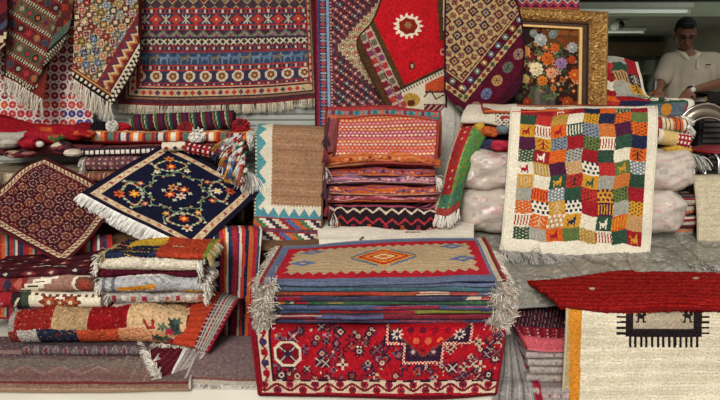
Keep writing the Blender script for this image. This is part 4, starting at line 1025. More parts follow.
# a string of dark tassels down the left side of the stack
t = Thing('tassel_strap', 'dark woven strap with tassels hanging down the left side of the purse stack', 'strap')
b = nb(); tube(b, [at(329, 118, 3.9), at(326, 140, 3.8), at(326, 165, 3.73), at(325, 190, 3.7), at(327, 205, 3.69)], .007, 8); t.bm('strap', b, mat_plain('strap_maroon', '#4a2430', .95), True)
for k, (px, py) in enumerate(((326, 134), (325, 150), (326, 168), (325, 186), (327, 204), (333, 213))):
    a = at(px, py, 3.72); V, Fq, C = strands([a, a + .003], (0, -.25, -1), .075, 60, .0026, .4, .25, (('#3a2a34', '#57303a'), ('#8e2a34', '#3a2a34'), ('#c9bfb0', '#4a3a44'))[k % 3], k + 2, spread=.2); t.quads('tassel', V, Fq, C, YARN)
t.done()
# ------------------------------------------------------------------ right: green kilim, patchwork rug and wrapped bundles
def paint_green(p):
    U, V = p.U, p.V; p.base('#56803f'); e = p.u
    p.f((e < .42) & (p.v > .12), '#a02a2c'); p.f((p.v > .8), '#3f6a52'); p.f((p.v < .04), '#7a4a2c'); p.f(np.abs(e - .43) < .03, '#6e8f4c')
    i, a = cell(e * 5 + .3, 1.); j, c = cell(p.v * 15 + e * 2.4, 1.); d = np.abs(a) + np.abs(c)
    p.pick((d < .2), hsh(i, j), ['#b89a6a', '#6a3a3c', '#5c7a9a', '#a83a30', '#bfae86', '#3a5a44'])
    p.f((p.v > .93), '#8e3a34'); p.f(e < .05, '#b5a58c')
rug('green_kilim', 'green kilim with red edge and small flecks hanging aslant beside the purse stack',
    [[(463, 119, 4.18), (478, 119, 4.16), (491, 122, 4.18)], [(459, 130, 4.05), (473, 130, 4.0), (488, 131, 4.04)], [(449, 160, 3.95), (461, 159, 3.88), (477, 152, 3.94)], [(440, 192, 3.86), (452, 190, 3.79), (466, 178, 3.86)], [(434, 214, 3.78), (447, 216, 3.72), (460, 208, 3.78)]],
    paint_green, .004, mat=FLAT, thick=.006, wrinkle=.006, seed=26, fringes=[FR(side='b', L=.07, n=700, sag=.5, spread=.25)], bind=[('l', '#9a8a74'), ('r', '#3c5a30')])

def p_bundle(seed):
    def f(p):
        p.base('#bcb0a2'); r = np.random.default_rng(seed); X0 = p.U.max()
        for k in range(26):
            a, b_ = r.uniform(-X0, X0), r.uniform(-.1, .1); q = [(a + .02 * math.cos(t * 1.1 + k), b_ + .014 * math.sin(t * 1.3 + k * 2)) for t in range(6)]
            p.line(q, .0026, ['#bd9694', '#c0a4a0', '#b5908f'][k % 3])
        p.f(np.abs(p.V + .02 * np.sin(p.U * 30)) < .004, '#a39c96')
    return f
def ties(t, W):
    for f in (.3, .7):
        k = int(W.shape[1] * f * .5 + W.shape[1] * .0); 
        b = nb(); tube(b, [tuple(q) for q in W[:, W.shape[1] // 2 - 2 - int(8 * f)][::2] * 1.0], .003, 6, cap=False); t.bm('string', b, mat_plain('grey_string', '#8f8982', .8), True)
GB = 'plastic wrapped white bundles under the patchwork rug'
puffy('wrapped_bundle', 'white plastic wrapped bundle, upper left of the patchwork rug', (X(488, 4.06, 1), 4.07, .995), (.19, .2, .115), p_bundle(1), group=GB, seed=1, extra=ties)
puffy('wrapped_bundle', 'white pink-printed wrapped bundle, lower left of the patchwork rug', (X(491, 4.0, .8), 4.03, .77), (.2, .21, .13), p_bundle(2), group=GB, seed=2, extra=ties)
puffy('wrapped_bundle', 'white plastic wrapped bundle, upper right of the patchwork rug', (X(650, 4.06, 1), 4.07, 1.0), (.22, .2, .125), p_bundle(3), group=GB, seed=3, extra=ties)
puffy('wrapped_bundle', 'white pink-printed wrapped bundle, lower right of the patchwork rug', (X(645, 4.0, .8), 4.03, .765), (.2, .21, .125), p_bundle(4), group=GB, seed=4, extra=ties)

def p_stripe_end(seed):
    def f(p):
        r = np.random.default_rng(seed); c = ['#7a2a2c', '#cbc0ae', '#3a3236', '#b5653a', '#8c8478', '#c8beb0', '#5e2a30', '#a89c8c']
        plan = [(r.uniform(.012, .03), c[r.integers(0, 8)]) for _ in range(9)]; stripes(p, p.V * 1., plan)
        p.f((p.v < .1) | (p.v > .95) & (p.v < 1.05), '#8a8078')
    return f
for k, (z, h, a, b_) in enumerate(((.55, .055, 470, 700), (.602, .06, 640, 697), (.66, .07, 655, 699), (.728, .07, 652, 698), (.795, .06, 658, 700))):
    folded('folded_kilim', ['long striped kilim folded flat on the grey sheet under the bundles', 'grey and red striped folded kilim, second from bottom right of the bundles', 'rust striped folded kilim in the middle of the right hand striped pile', 'maroon striped folded kilim, second from top of the right hand striped pile', 'dark striped folded kilim topping the pile right of the bundles'][k],
           X(a, 3.95, z), X(b_, 3.95, z), 3.93 + .01 * (k % 2), .3 if k else .5, z, h, p_stripe_end(k + 3), seed=90 + k, group='striped kilims folded right of the bundles', mat=FLAT, res=.006, endtuck=.05, fr='l' if k == 0 else '')
# colourful cloth pile carrying the patchwork rug
def p_bright(p):
    jumble(['#2c2a44', '#a82a44', '#b5532a', '#3a4a5c', '#c08a3a', '#8a2438', '#d0c6b6', '#4a2a50'], 50, 5, .05, .03)(p)
folded('folded_rug', 'navy, pink and orange folded cloth left of the patchwork rug, above the wrapped bundles', X(478, 4.1, 1.15), X(668, 4.1, 1.15), 4.06, .42, 1.105, .1, p_bright, seed=41, mat=FLAT, res=.006, wob=.012)
def p_patchfold(p):
    i, l = cell(p.U, .06); p.base('#b7ab98'); p.pick(np.abs(l) < .45, hsh(i, np.floor(p.V / .06)), ['#c9b78a', '#8e2a2c', '#cfc4ac', '#6a7a5a', '#b5562c']); p.f(np.abs(np.abs(l) - .2) < .03, '#5e2a2c')
folded('folded_rug', 'cream and red folded patchwork rug that sticks out right of the patchwork rug top', X(478, 4.12, 1.25), X(686, 4.12, 1.25), 4.1, .4, 1.205, .1, p_patchfold, seed=42, res=.006, wob=.01, tilt=-.03, fr='r', frL=.06)
rug('cream_rug', 'cream rug back folded over the pile at the top left of the patchwork rug',
    [[(472, 104, 4.36), (495, 104, 4.36), (516, 104, 4.36)], [(466, 108, 4.14), (492, 107, 4.12), (517, 107, 4.12)], [(462, 115, 4.05), (488, 115, 4.03), (517, 116, 4.03)], [(461, 121, 4.02), (486, 123, 4.0), (516, 130, 4.0)]],
    lambda p: (p.base('#c3b8a6'), p.f((p.U > 495) & (p.V > 112) & (np.sin(p.U * 1.5) * np.sin(p.V * 1.6) > .2), '#3c3230'), p.f((p.U > 500) & (np.abs(p.V - 118) < 1.5), '#8e3030')), .005, thick=.008, wrinkle=.01, seed=6, bind=[('b', '#a89c88')])
rug('striped_runner', 'narrow orange, red and green striped runner along the top of the patchwork rug',
    [[(484, 103, 4.4), (550, 104, 4.4), (640, 106, 4.4)], [(482, 107.5, 4.12), (550, 108, 4.12), (636, 110, 4.12)], [(484, 111.5, 4.02), (550, 112, 4.02), (632, 114, 4.02)]],
    lambda p: stripes(p, p.v, [(.2, '#8e2a2c'), (.12, '#4a6a4a'), (.1, '#b8863a'), (.12, '#c9beac'), (.13, '#b5502c'), (.12, '#4e7a5a'), (.1, '#8e2430'), (.11, '#c27a3a')]), .005, cat='runner', mat=FLAT, thick=.006, bind=[('b', '#b5502c'), ('l', '#8e2a2c')])

PC = {'R': '#8e1f26', 'r': '#a9302c', 'O': '#c65a22', 'o': '#b86a34', 'N': '#22283f', 'G': '#2f4a3a', 'g': '#5a6a3c', 'Y': '#c08a2c', 'y': '#a8823a', 'W': '#d8ceb6', 'B': '#767e86', 'P': '#4a2038', 'S': '#9a9688', 'T': '#b58a5c'}
QUILT = [('R', 'R', 'r', 'R', 'N', 'O', 'G', 'R'), ('G', 'r', 'y', 'W', 'Y', 'N', 'O', 'g'), ('Y', 'W', 'O', 'G', 'B', 'o', 'P', 'O'), ('P', 'Y', 'B', 'R', 'g', 'W', 'G', 'N'), ('G', 'R', 'O', 'S', 'R', 'G', 'W', 'O'),
         ('W', 'y', 'P', 'T', 'W', 'r', 'g', 'B'), ('Y', 'W', 'G', 'r', 'Y', 'S', 'o', 'G'), ('S', 'O', 'B', 'G', 'r', 'Y', 'g', 'R'), ('O', 'W', 'Y', 'W', 'R', 'P', 'S', 'Y'), ('W', 'O', 'T', 'Y', 'W', 'G', 'O', 'T'), ('G', 'S', 'O', 'g', 'y', 'W', 'G', 'R')]
MOT = {(0, 2): 'gW', (1, 4): 'd', (2, 0): 'gR', (2, 1): 'sR', (2, 2): 'gR', (2, 3): 'sW', (2, 4): 'dN', (3, 1): 'tR', (3, 2): 'd', (3, 5): 'sR', (4, 1): 'gW', (4, 3): 'dN', (4, 0): 'd', (5, 0): 'gR', (5, 1): 's', (5, 3): 'd', (5, 4): 'bN', (5, 6): 'gY', (5, 7): 'dW', (6, 0): 's', (6, 3): 't', (6, 4): 'gG', (6, 2): 'gY', (7, 1): 'sR', (7, 2): 'dW', (7, 4): 'd', (7, 5): 'bP', (8, 1): 'bN', (8, 2): 't', (8, 3): 'bN', (8, 5): 'sY', (8, 0): 'd', (8, 7): 'd',
       (9, 0): 'sR', (9, 2): 'bW', (9, 3): 'gN', (9, 1): 't', (9, 6): 'sY', (9, 5): 'gW', (10, 2): 'gR', (10, 5): 'sR', (10, 0): 'd', (10, 7): 'gY', (1, 6): 'd', (2, 7): 'd', (3, 4): 'd', (4, 5): 'd', (0, 6): 'd', (1, 0): 'd', (6, 7): 'd', (7, 6): 'd', (10, 4): 'd', (4, 7): 't'}
def quilt(p, rows, cols, u0, u1, v0, v1, table, mot, wob=.0):
    U, V = p.u, p.v; p.base('#d6cdb8')
    x = (U - u0) / (u1 - u0) * cols + .06 * np.sin(V * 31 + 2 * U); y = (V - v0) / (v1 - v0) * rows + .1 * np.sin(U * 17) + .05 * np.sin(U * 41)
    ok = (U > u0) & (U < u1) & (y > 0) & (y < rows); i, j = np.clip(np.floor(x), 0, cols - 1).astype(int), np.clip(np.floor(y), 0, rows - 1).astype(int)
    fx, fy = x - i, y - j
    T = np.array([[lin(PC[c]) for c in r] for r in table]); p.c[ok] = T[j[ok] % len(table), i[ok] % len(table[0])]
    yarn = ok & (np.sin(y * 40 + np.sin(x * 9)) > .55); p.c[yarn] *= .8
    GB_ = np.array([[c == '#' for c in r] for r in GOAT])
    for (r, c), m in mot.items():
        q = ok & (i == c) & (j == r); col = PC[m[1]] if len(m) > 1 else ('#33291f' if (r + c) % 2 else '#b5a684')
        if m[0] == 'g':
            gx, gy = np.floor((fx - .18) / .66 * 9).astype(int), np.floor((fy - .14) / .74 * 7).astype(int); o = q & (gx >= 0) & (gx < 9) & (gy >= 0) & (gy < 7); k = np.zeros_like(q); k[o] = GB_[gy[o], gx[o]]; p.f(k, col)
        elif m[0] == 's': p.f(q & ((fx * 5.5) % 1 < .4) & (fy > .12) & (fy < .88), col)
        elif m[0] == 'd': p.f(q & ((fx * 5) % 1 < .5) & ((fy * 4 + np.floor(fx * 5) % 2 * .5) % 1 < .4), col)
        elif m[0] == 'b': p.f(q & ((fx * 3.5 + np.floor(fy * 3) * .5) % 1 < .55) & ((fy * 3) % 1 < .62), col)
        elif m[0] == 't': p.f(q & ((np.abs(fx - .5) < .05) | (np.abs(np.abs(fx - .5) - (fy % .35)) < .05)) & (fy > .12) & (fy < .9), col)
rug('patchwork_rug', 'large cream-bordered patchwork rug of coloured squares and goats hanging over the bundles',
    [[(511, 107, 4.1), (560, 107, 4.1), (608, 107, 4.1), (656, 106, 4.1)], [(511, 113, 4.0), (560, 113, 4.0), (608, 112, 3.99), (657, 111, 4.0)], [(509, 150, 3.88), (558, 150, 3.86), (608, 149, 3.86), (656, 149, 3.88)],
     [(505, 205, 3.76), (556, 205, 3.74), (606, 206, 3.75), (652, 206, 3.77)], [(501, 246, 3.66), (553, 249, 3.64), (603, 252, 3.65), (648, 257, 3.68)], [(500, 250, 3.63), (552, 254, 3.61), (602, 257, 3.62), (647, 262, 3.65)]],
    lambda p: quilt(p, 11, 8, .066, .938, .055, .905, QUILT, MOT), .0034, thick=.016, wrinkle=.005, seed=27, jitter=.0012,
    fringes=[FR(side='b', L=.17, n=800, dir=(0, -1, .1), sag=.16, spread=.12, cols=('#ddd7ce', '#ebe6de', '#c8c1b8'))], bind=[('l', '#d0c7b2'), ('r', '#d0c7b2')])
# rugs beyond: patchwork rug being looked at, resting on a tall pile
Q2 = [('S', 'S', 'R'), ('r', 'G', 'R'), ('R', 'T', 'N'), ('W', 'S', 'Y'), ('R', 'S', 'g'), ('O', 'R', 'W'), ('r', 'N', 'G')]
def p_far(p):
    quilt(p, 9, 3, -.02, .95, -.03, 1.1, Q2, {(2, 1): 's', (3, 0): 'gG', (5, 2): 'gG', (4, 2): 'b', (2, 2): 't', (3, 2): 't'}); p.f((p.v > .8) & (p.u > .55) & (p.u < .93), '#4f5c64'); p.f((p.v > .8) & (np.hypot((p.u - .75) * 2, p.v - .9) < .1), '#b5752c')
t = Thing('rug_counter', 'tall wooden counter beneath the rug the standing man examines', 'counter')
b = nb(); box(b, 1.52, 2.95, 4.95, 5.35, 1.27, 1.31, .004); t.bm('counter_top', b, WOOD)
b = nb(); box(b, 1.55, 2.9, 4.99, 5.32, STEP_Z, 1.269, .004); t.bm('counter_body', b, mat_plain('counter_dark', '#3a2d22', .8, scale=6))
t.done()
rug('patchwork_rug', 'smaller patchwork rug with a white edge draped on the counter before the man',
    [[(592, 57, 5.02), (607, 56, 5.02), (622, 57, 5.0), (637, 62, 4.98)], [(592, 68, 4.96), (608, 68, 4.95), (625, 69, 4.93), (641, 76, 4.93)], [(592, 90, 4.9), (609, 90, 4.88), (630, 92, 4.88), (650, 98, 4.92)], [(592, 102, 4.86), (612, 103, 4.84), (645, 103, 4.9), (692, 101, 5.02)], [(592, 114, 4.8), (612, 116, 4.78), (648, 117, 4.8), (690, 113, 4.88)]],
    p_far, .005, thick=.014, wrinkle=.005, seed=28, bind=[('r', '#cfc8b8')])
folded('folded_rug', 'folded rug standing on the counter under the smaller patchwork rug', X(596, 5.0, 1.5), X(634, 5.0, 1.5), 5.03, .25, 1.31, .34, lambda p: p.base('#7a5a4a'), seed=43, res=.014)
folded('folded_rug', 'dark folded rug with pale leaves on the counter, right edge of the view', X(708, 5.02, 1.4), X(750, 5.02, 1.4), 5.0, .28, 1.312, .11, jumble(['#1f1c1a', '#6a6a48', '#8a7a50', '#2c2620'], 40, 9, .03, .014), seed=44, res=.007)
puffy('yellow_cushion', 'small yellow cushion right of the patchwork rug, on the upper bundle', at(679, 152, 3.97) + np.array((0, .06, 0)), (.085, .08, .035), lambda p: (p.base('#b8923c'), p.f(np.abs(p.V) < .003, '#8a6a2a')), cat='cushion', seed=7, mat=SHAG, extra=lambda t, W: t.bm('seam_piping', cord(W[W.shape[0] // 2], .004), mat_plain('piping_ochre', '#8a6a2a', .9), True))
roll('rolled_rug', 'rolled cream and red rug end poking out right of the patchwork rug', at(656, 136, 4.0), at(688, 142, 3.98), .045, lambda p: (p.base('#c2a56c'), p.f(p.u > .62, '#8e2430'), p.f((p.u > .62) & (np.abs(cell(p.U, .02)[1]) + np.abs(cell(p.V, .03)[1]) < .4), '#d6cbb6'), p.f(p.u < .15, '#cfc5b0')), ends='#8a2a30')
V, Fq, C = strands([at(686, 152, 4.0), at(697, 155, 4.02), at(703, 158, 4.05)], (.3, -.3, -1), .09, 200, .003, .6, .4, ('#a9a59c', '#c4c0b8', '#8f8b84'), 4, spread=.4)
t = Thing('loose_fringe', 'grey white yarn fringe hanging near the chrome stool', 'fringe'); t.quads('yarn', V, Fq, C, YARN); t.done()
rug('cream_rug', 'plain cream rug hanging at the right edge beside the striped pile',
    [[(694, 175, 4.13), (720, 174, 4.13), (775, 174, 4.13)], [(694, 178, 4.0), (720, 178, 4.0), (775, 178, 4.0)], [(697, 210, 3.93), (722, 210, 3.92), (775, 210, 3.92)], [(698, 241, 3.88), (723, 241, 3.87), (775, 241, 3.87)]],
    lambda p: (p.base('#b9ad92'), p.f(np.sin(p.V * 1.1 + p.U * .05) > .8, '#aea287')), .006, thick=.018, wrinkle=.006, seed=9, bind=[('l', '#a99d82'), ('b', '#a99d82')])
folded('folded_rug', 'grey tan folded rug supporting the plain cream rug at the right edge', X(700, 4.02, .8), X(780, 4.02, .8), 4.02, .1, .56, .37, lambda p: p.base('#8a8070'), seed=45, res=.014)
# crumpled clear plastic sheet over the lower bench
def p_plastic(p):
    p.base('#858277'); p.f(np.sin(p.U * .35 + 3 * np.sin(p.V * .21)) * np.sin(p.V * .5 + p.U * .12) > .7, '#a09c92'); p.f(np.sin(p.U * .22 - p.V * .4 + 2 * np.sin(p.U * .11)) > .93, '#6c695f')
rug('plastic_sheet', 'crumpled grey plastic sheet covering the lower bench around the patchwork rug',
    [[(466, 222, 4.1), (560, 224, 4.1), (650, 226, 4.1), (780, 226, 4.1)], [(470, 252, 3.62), (560, 257, 3.6), (650, 257, 3.6), (780, 257, 3.6)], [(486, 268, 3.36), (560, 268, 3.34), (650, 266, 3.36), (780, 264, 3.36)], [(500, 288, 3.17), (550, 285, 3.18), (640, 278, 3.2), (780, 280, 3.2)], [(506, 308, 3.1), (556, 306, 3.1), (640, 284, 3.12), (780, 286, 3.12)]],
    p_plastic, .009, cat='plastic sheet', mat=WRAP, thick=.002, wrinkle=.012, seed=13, jitter=.0015, body='plastic_film', bind=[('b', '#8f8c86')])
V, Fq, C = strands([at(694, 268, 3.3), at(712, 270, 3.28), at(724, 278, 3.24)], (.2, -.5, .4), .05, 500, .003, .8, .8, ('#b0aba0', '#c4bfb4', '#8a867c'), 4, spread=.8)
t = Thing('wool_tuft', 'tuft of grey white wool on the plastic sheet at the right edge', 'wool'); t.quads('yarn', V, Fq, C, YARN); t.done()

# ------------------------------------------------------------------ chrome stool
CHROME = mat_plain('chrome', '#b7b2a8', .18, 1., .05, 10)
t = Thing('chrome_stool', 'tall chrome stool with an arched metal back, at the right edge', 'stool')
def sp3(px, py, Y): return tuple(at(px, py, Y))
cx, cz = at(703, 140, 4.5)[0], at(703, 140, 4.5)[2]; k = .00638
def arch(rx, rz, y, c=0, a0=-.15, a1=math.pi + .15, n=40): return [(cx + rx * k * math.cos(a), y, cz - c * k + rz * k * math.sin(a)) for a in np.linspace(a0, a1, n)]
O_, I_ = arch(30, 36, 4.5), arch(24, 24, 4.46, 1)
b = nb(); r1 = [b.verts.new(q) for q in O_]; r2 = [b.verts.new(q) for q in I_]; r3 = [b.verts.new((q[0], q[1] + .02, q[2])) for q in O_]; r4 = [b.verts.new((q[0], q[1] + .02, q[2])) for q in I_]
for i in range(len(r1) - 1):
    for A, B in ((r1, r2), (r2, r4), (r4, r3), (r3, r1)): b.faces.new((A[i], B[i], B[i + 1], A[i + 1]))
t.bm('back_band', b, mat_plain('brushed_steel', '#8d8172', .3, .9, .1, 20), True)
b = nb(); tube(b, O_, .009, 10); t.bm('back_rim', b, CHROME, True)
b = nb(); tube(b, I_, .009, 10); t.bm('back_rim', b, CHROME, True)
b = nb(); ball(b, (cx + .05, 4.34, 1.075), (.2, .19, .03), 24); t.bm('seat', b, mat_plain('red_vinyl', '#7a1c20', .45), True)
for sx, sy in ((-1, 0), (1, 0), (-1, 1), (1, 1)):
    b = nb(); x0, y0 = cx + .05 + sx * .12, 4.29 + sy * .14
    tube(b, [(x0, y0, 1.06), (x0 + sx * .01, y0, .8), (x0 + sx * .03, y0 - (.5 - sy) * .02, STEP_Z + .002)], .012, 10); t.bm('leg', b, CHROME, True)
ring = [(cx + .05 + .16 * math.cos(a), 4.35 + .16 * math.sin(a), .52) for a in np.linspace(0, 6.284, 33)]
b = nb(); tube(b, ring, .008, 8, cap=False); t.bm('foot_ring', b, CHROME, True)
b = nb(); tube(b, [at(711, 154, 4.22), at(716, 155, 4.2), at(718.5, 160, 4.18), at(718.5, 175, 4.17), at(718.5, 200, 4.165), (at(718, 200, 4.16)[0], 4.16, STEP_Z + .002)], .012, 10); t.bm('front_rail', b, CHROME, True)
for i in (2, -3):
    b = nb(); tube(b, [O_[i], (O_[i][0] * .6 + cx * .4 + .02, 4.44, 1.08)], .012, 8); t.bm('back_post', b, CHROME, True)
t.done()
# slatted dark cabinet behind the stool
t = Thing('slatted_cabinet', 'dark slatted cabinet behind the chrome stool', 'cabinet')
b = nb(); box(b, 2.28, 2.9, 4.72, 4.9, STEP_Z, 1.27, .004); t.bm('cabinet_body', b, mat_plain('black_wood', '#221f1d', .6))
for z in np.arange(.3, 1.25, .036):
    b = nb(); box(b, 2.3, 2.88, 4.7, 4.721, z, z + .02); t.bm('slat', b, mat_plain('dark_slat', '#3b3a36', .5))
t.done()

for k, (lb, px, py, Y, r, cols) in enumerate((('small orange cloth bag in the gap between green kilim and patchwork rug', 489, 132, 4.02, (.055, .05, .03), ['#b5562a', '#c06a2c', '#9a4422']), ('small pink cloth bag in the gap left of the patchwork rug', 502, 145, 4.0, (.075, .05, .03), ['#a8243c', '#b83a4a', '#8e1c30']),
        ('small navy cloth bag in the gap left of the patchwork rug', 486, 144, 4.02, (.055, .05, .035), ['#22253c', '#2c3350', '#4a3a50']), ('small mustard cloth bag under the cream rug fold', 479, 127, 4.03, (.03, .04, .03), ['#b8902c', '#c49c3a']), ('small grey blue cloth bag beside the orange one', 502, 129, 4.03, (.045, .05, .03), ['#5a666c', '#737d80', '#3a4248']))):
    bag(lb, px, py, Y, r, cols, 330 + k)
# ------------------------------------------------------------------ lower left
STR = [(.014, '#b5562f'), (.014, '#9c2630'), (.007, '#3a4258'), (.007, '#d6cbb6'), (.016, '#23283a'), (.014, '#a32c34'), (.008, '#c4602c'), (.008, '#d8cdb8'), (.014, '#2c3450'), (.016, '#9a2832'), (.007, '#5a2a48'), (.008, '#cfc4ae'), (.012, '#b03a34'), (.012, '#20263a')]
rug('striped_kilim', 'vertically striped red, navy and cream kilim hanging between rug pile and kilim stack',
    [[(204, 226, 3.66), (228, 225, 3.66), (262, 226, 3.66)], [(204, 231, 3.56), (228, 231, 3.54), (262, 231, 3.55)], [(206, 280, 3.46), (228, 282, 3.45), (258, 282, 3.46)], [(212, 342, 3.29), (230, 342, 3.28), (256, 342, 3.29)]],
    lambda p: stripes(p, (p.u - .03 * np.sin(p.v * 4)) * .19 + .012, STR), .0045, mat=FLAT, wrinkle=.007, seed=51, thick=.006, fringes=[FR(side='b', L=.02, n=500, sag=.2)], bind=[('l', '#7e2028')])
rug('striped_kilim', 'vertically striped red, cream and blue kilim under the star medallion rug at the left',
    [[(-30, 234, 3.68), (40, 236, 3.68), (112, 234, 3.68)], [(-30, 241, 3.56), (40, 242, 3.56), (112, 241, 3.56)], [(-30, 270, 3.51), (40, 270, 3.51), (112, 270, 3.51)], [(-30, 318, 3.44), (40, 318, 3.44), (112, 318, 3.44)]],
    lambda p: stripes(p, p.u * .72, [(.02, '#9c2a2a'), (.014, '#b5562f'), (.014, '#8a8a80'), (.012, '#23283a'), (.016, '#a32c2e'), (.01, '#4a5a52'), (.012, '#c4bba8'), (.014, '#5c2038'), (.016, '#2a3048'), (.012, '#8e2a2c')]), .006, mat=FLAT, wrinkle=.006, seed=52, thick=.006, bind=[('b', '#7e2028')])

def p_ornA(p):
    p.base('#3c141b'); r = np.random.default_rng(3)
    i, l = cell(p.U, .11); j, c = cell(p.V, .07); p.pick(np.abs(l) + np.abs(c) < .34, i + j, ['#5c2228', '#2c1a24', '#6a2a2c']); p.f((np.abs(l) + np.abs(c) < .12), '#b5a38c')
    for a, b_ in ((.3, .1), (.38, .09), (.05, .12)): p.line([(a, b_), (a + .03, b_ + .02), (a + .05, b_ + .005)], .006, '#c4b8a2')
    p.f(np.abs(p.v - .1) < .06, '#22202c')
def p_ornB(p):
    p.base('#7c2a2c'); x = p.U
    p.f((x > .26) & (p.v > .1), '#8e6a5c')
    for k in range(4):
        a = .22 + .034 * k; p.rect(a, .02 + .022 * k, a + .09, .048 + .022 * k, '#d6ccb6'); p.rect(a + .012, .03 + .022 * k, a + .06, .037 + .022 * k, '#3a2a24')
    p.disc(.54, .06, .06, '#cfc4ae', .06); p.disc(.54, .055, .046, '#6a4030', .05); p.disc(.54, .05, .022, '#8e3a2c', .03)
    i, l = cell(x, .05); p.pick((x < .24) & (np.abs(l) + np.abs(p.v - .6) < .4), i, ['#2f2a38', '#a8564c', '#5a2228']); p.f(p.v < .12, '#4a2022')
def p_ornC(p):
    p.base('#8c2228'); x, y = p.U, p.V
    p.f(x > .27, '#d3c8b2'); p.f((x > .235) & (x < .27), '#3a4436'); p.f((x > .19) & (x < .235), '#2c1c20')
    for a, R in ((.37, .05), (.47, .05), (.42, .03)):
        p.flower(a, .055, R, '#6e3026', n=6, amp=.16, rv=R * .8); p.flower(a, .055, R * .66, '#94502f', n=5); p.disc(a, .055, R * .2, '#c9bba0')
    p.f((x > .27) & (y > .085) & (np.sin(x * 190) > .1) & (y < .1), '#5a3a30')
    for a in (.05, .12): p.flower(a, .05, .035, '#b5626a', '#2c2838', n=6); 
    p.line([(.2, .03), (.225, .07)], .005, '#c9bba0')
GL = 'ornamented rugs folded at the lower left'
for lb, z, h, a, b_, pf, sd_, yf in (('cream folded rug with brown flower medallions, lowest of the ornamented left pile', .452, .073, -30, 101, p_ornC, 61, 3.12), ('maroon folded rug with white stepped blocks, middle of the ornamented left pile', .522, .072, -30, 97, p_ornB, 62, 3.14), ('dark maroon folded rug topping the ornamented pile at the left edge', .59, .036, -30, 98, p_ornA, 63, 3.17)):
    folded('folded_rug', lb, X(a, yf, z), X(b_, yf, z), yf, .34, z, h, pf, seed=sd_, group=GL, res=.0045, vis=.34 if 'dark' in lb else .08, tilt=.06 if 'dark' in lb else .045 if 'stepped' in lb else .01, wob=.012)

# pile of fringed gabbehs
def shagnoise(p, c, c2, th=.4, k=1):
    f = np.sin(p.U * 90 * k + 3 * np.sin(p.V * 60)) * np.sin(p.V * 120 + 4 * np.sin(p.U * 23)); p.f(f > th, c2)
def g1(p): p.base('#a8a19a'); shagnoise(p, 0, '#8e8a86'); p.f((p.U > .3) & (p.v < .5), '#b59a8a'); p.pick((np.abs(cell(p.U, .05)[1]) < .2) & (p.v > .3) & (p.v < .6), cell(p.U, .05)[0], ['#8e2a34', '#c4bbae', '#a05a4a'])
def g2(p): p.base('#a9a7a6'); shagnoise(p, 0, '#908f90'); q = np.abs(p.v - .42 + .06 * np.sin(p.U * 14)); p.f((q < .1) & (p.U > .08) & (p.U < .26), '#c07f28'); p.f((p.v < .3) & (p.U > .38), '#c28a34'); p.f(p.v > .86, '#d9d3c8'); p.f((p.U < .02) | (np.abs(p.U - .06) < .008) & (p.v > .2), '#6a6a70')
def g3(p): p.base('#47131f'); shagnoise(p, 0, '#5c1c2a'); p.f(p.v < .12, '#7a6a66')
def g4(p): p.base('#cfc5b0'); shagnoise(p, 0, '#bdb29c'); p.f((p.V > .085) & (p.U < .11) & (p.U > .04), '#242a40'); p.f((np.abs(p.V - .09 - .004 * np.sin(p.U * 120)) < .005) & (p.U > .2) & (p.U < .34), '#3a3540')
def g5(p):
    x = p.U + p.V * .1; p.base('#a03a24'); p.f(x < .24, '#1c2234'); p.f((x < .245) & (np.abs(np.sin(p.V * 60 + p.U * 16)) < .12), '#b88a2c'); p.f((p.V > .17) & (x < .25) & (p.U > .06), '#c09a34'); shagnoise(p, 0, '#ad4429', .92)
    p.f((x < .24) & (p.V < .05) & (np.sin(p.U * 33) > .2), '#262f48'); p.f((x > .3) & (np.abs(p.V - .15) < .008) & (p.U < .4), '#c9b08a'); p.f(x > .46, '#6a7a34'); p.f(x > .485, '#b5692c')
GP = 'fringed gabbehs folded in the left pile'
FC = ('#dfd8ca', '#ece6da', '#bdb6ac', '#d0c8ba')
for lb, z, h, a, b_, pf, sd_, yf, cols in (
        ('grey pink folded gabbeh, lowest of the fringed pile on the patchwork roll', .468, .058, 108, 202, g1, 64, 3.14, FC), ('pale grey folded gabbeh with orange dashes and a white rim', .524, .078, 100, 203, g2, 65, 3.11, FC),
        ('dark wine folded gabbeh in the middle of the fringed pile', .6, .038, 97, 198, g3, 66, 3.13, ('#8a6a64', '#b5aca0', '#5c2a34')), ('cream folded gabbeh second from the top of the fringed pile', .636, .054, 96, 196, g4, 67, 3.11, FC),
        ('navy and rust folded gabbeh topping the fringed pile', .687, .027, 104, 207, g5, 68, 3.13, ('#c0a060', '#8a8a5a', '#b5a890'))):
    folded('folded_gabbeh', lb, X(a, yf, z), X(b_, yf, z), yf, .31, z, h, pf, seed=sd_, group=GP, mat=SHAG, jitter=.0018, res=.0045, vis=.3 if sd_ == 68 else .05, wob=.014, fr='lr', frL=.05, frn=520, frr=.0024, frcols=cols, endtuck=.02, rot=-.02,
           crown=.006 if sd_ != 65 else .012)
for k, (px, py, c) in enumerate(((199, 262, '#8e9a8a'), (202, 276, '#b5702c'), (201, 290, '#a89c90'))):
    pass
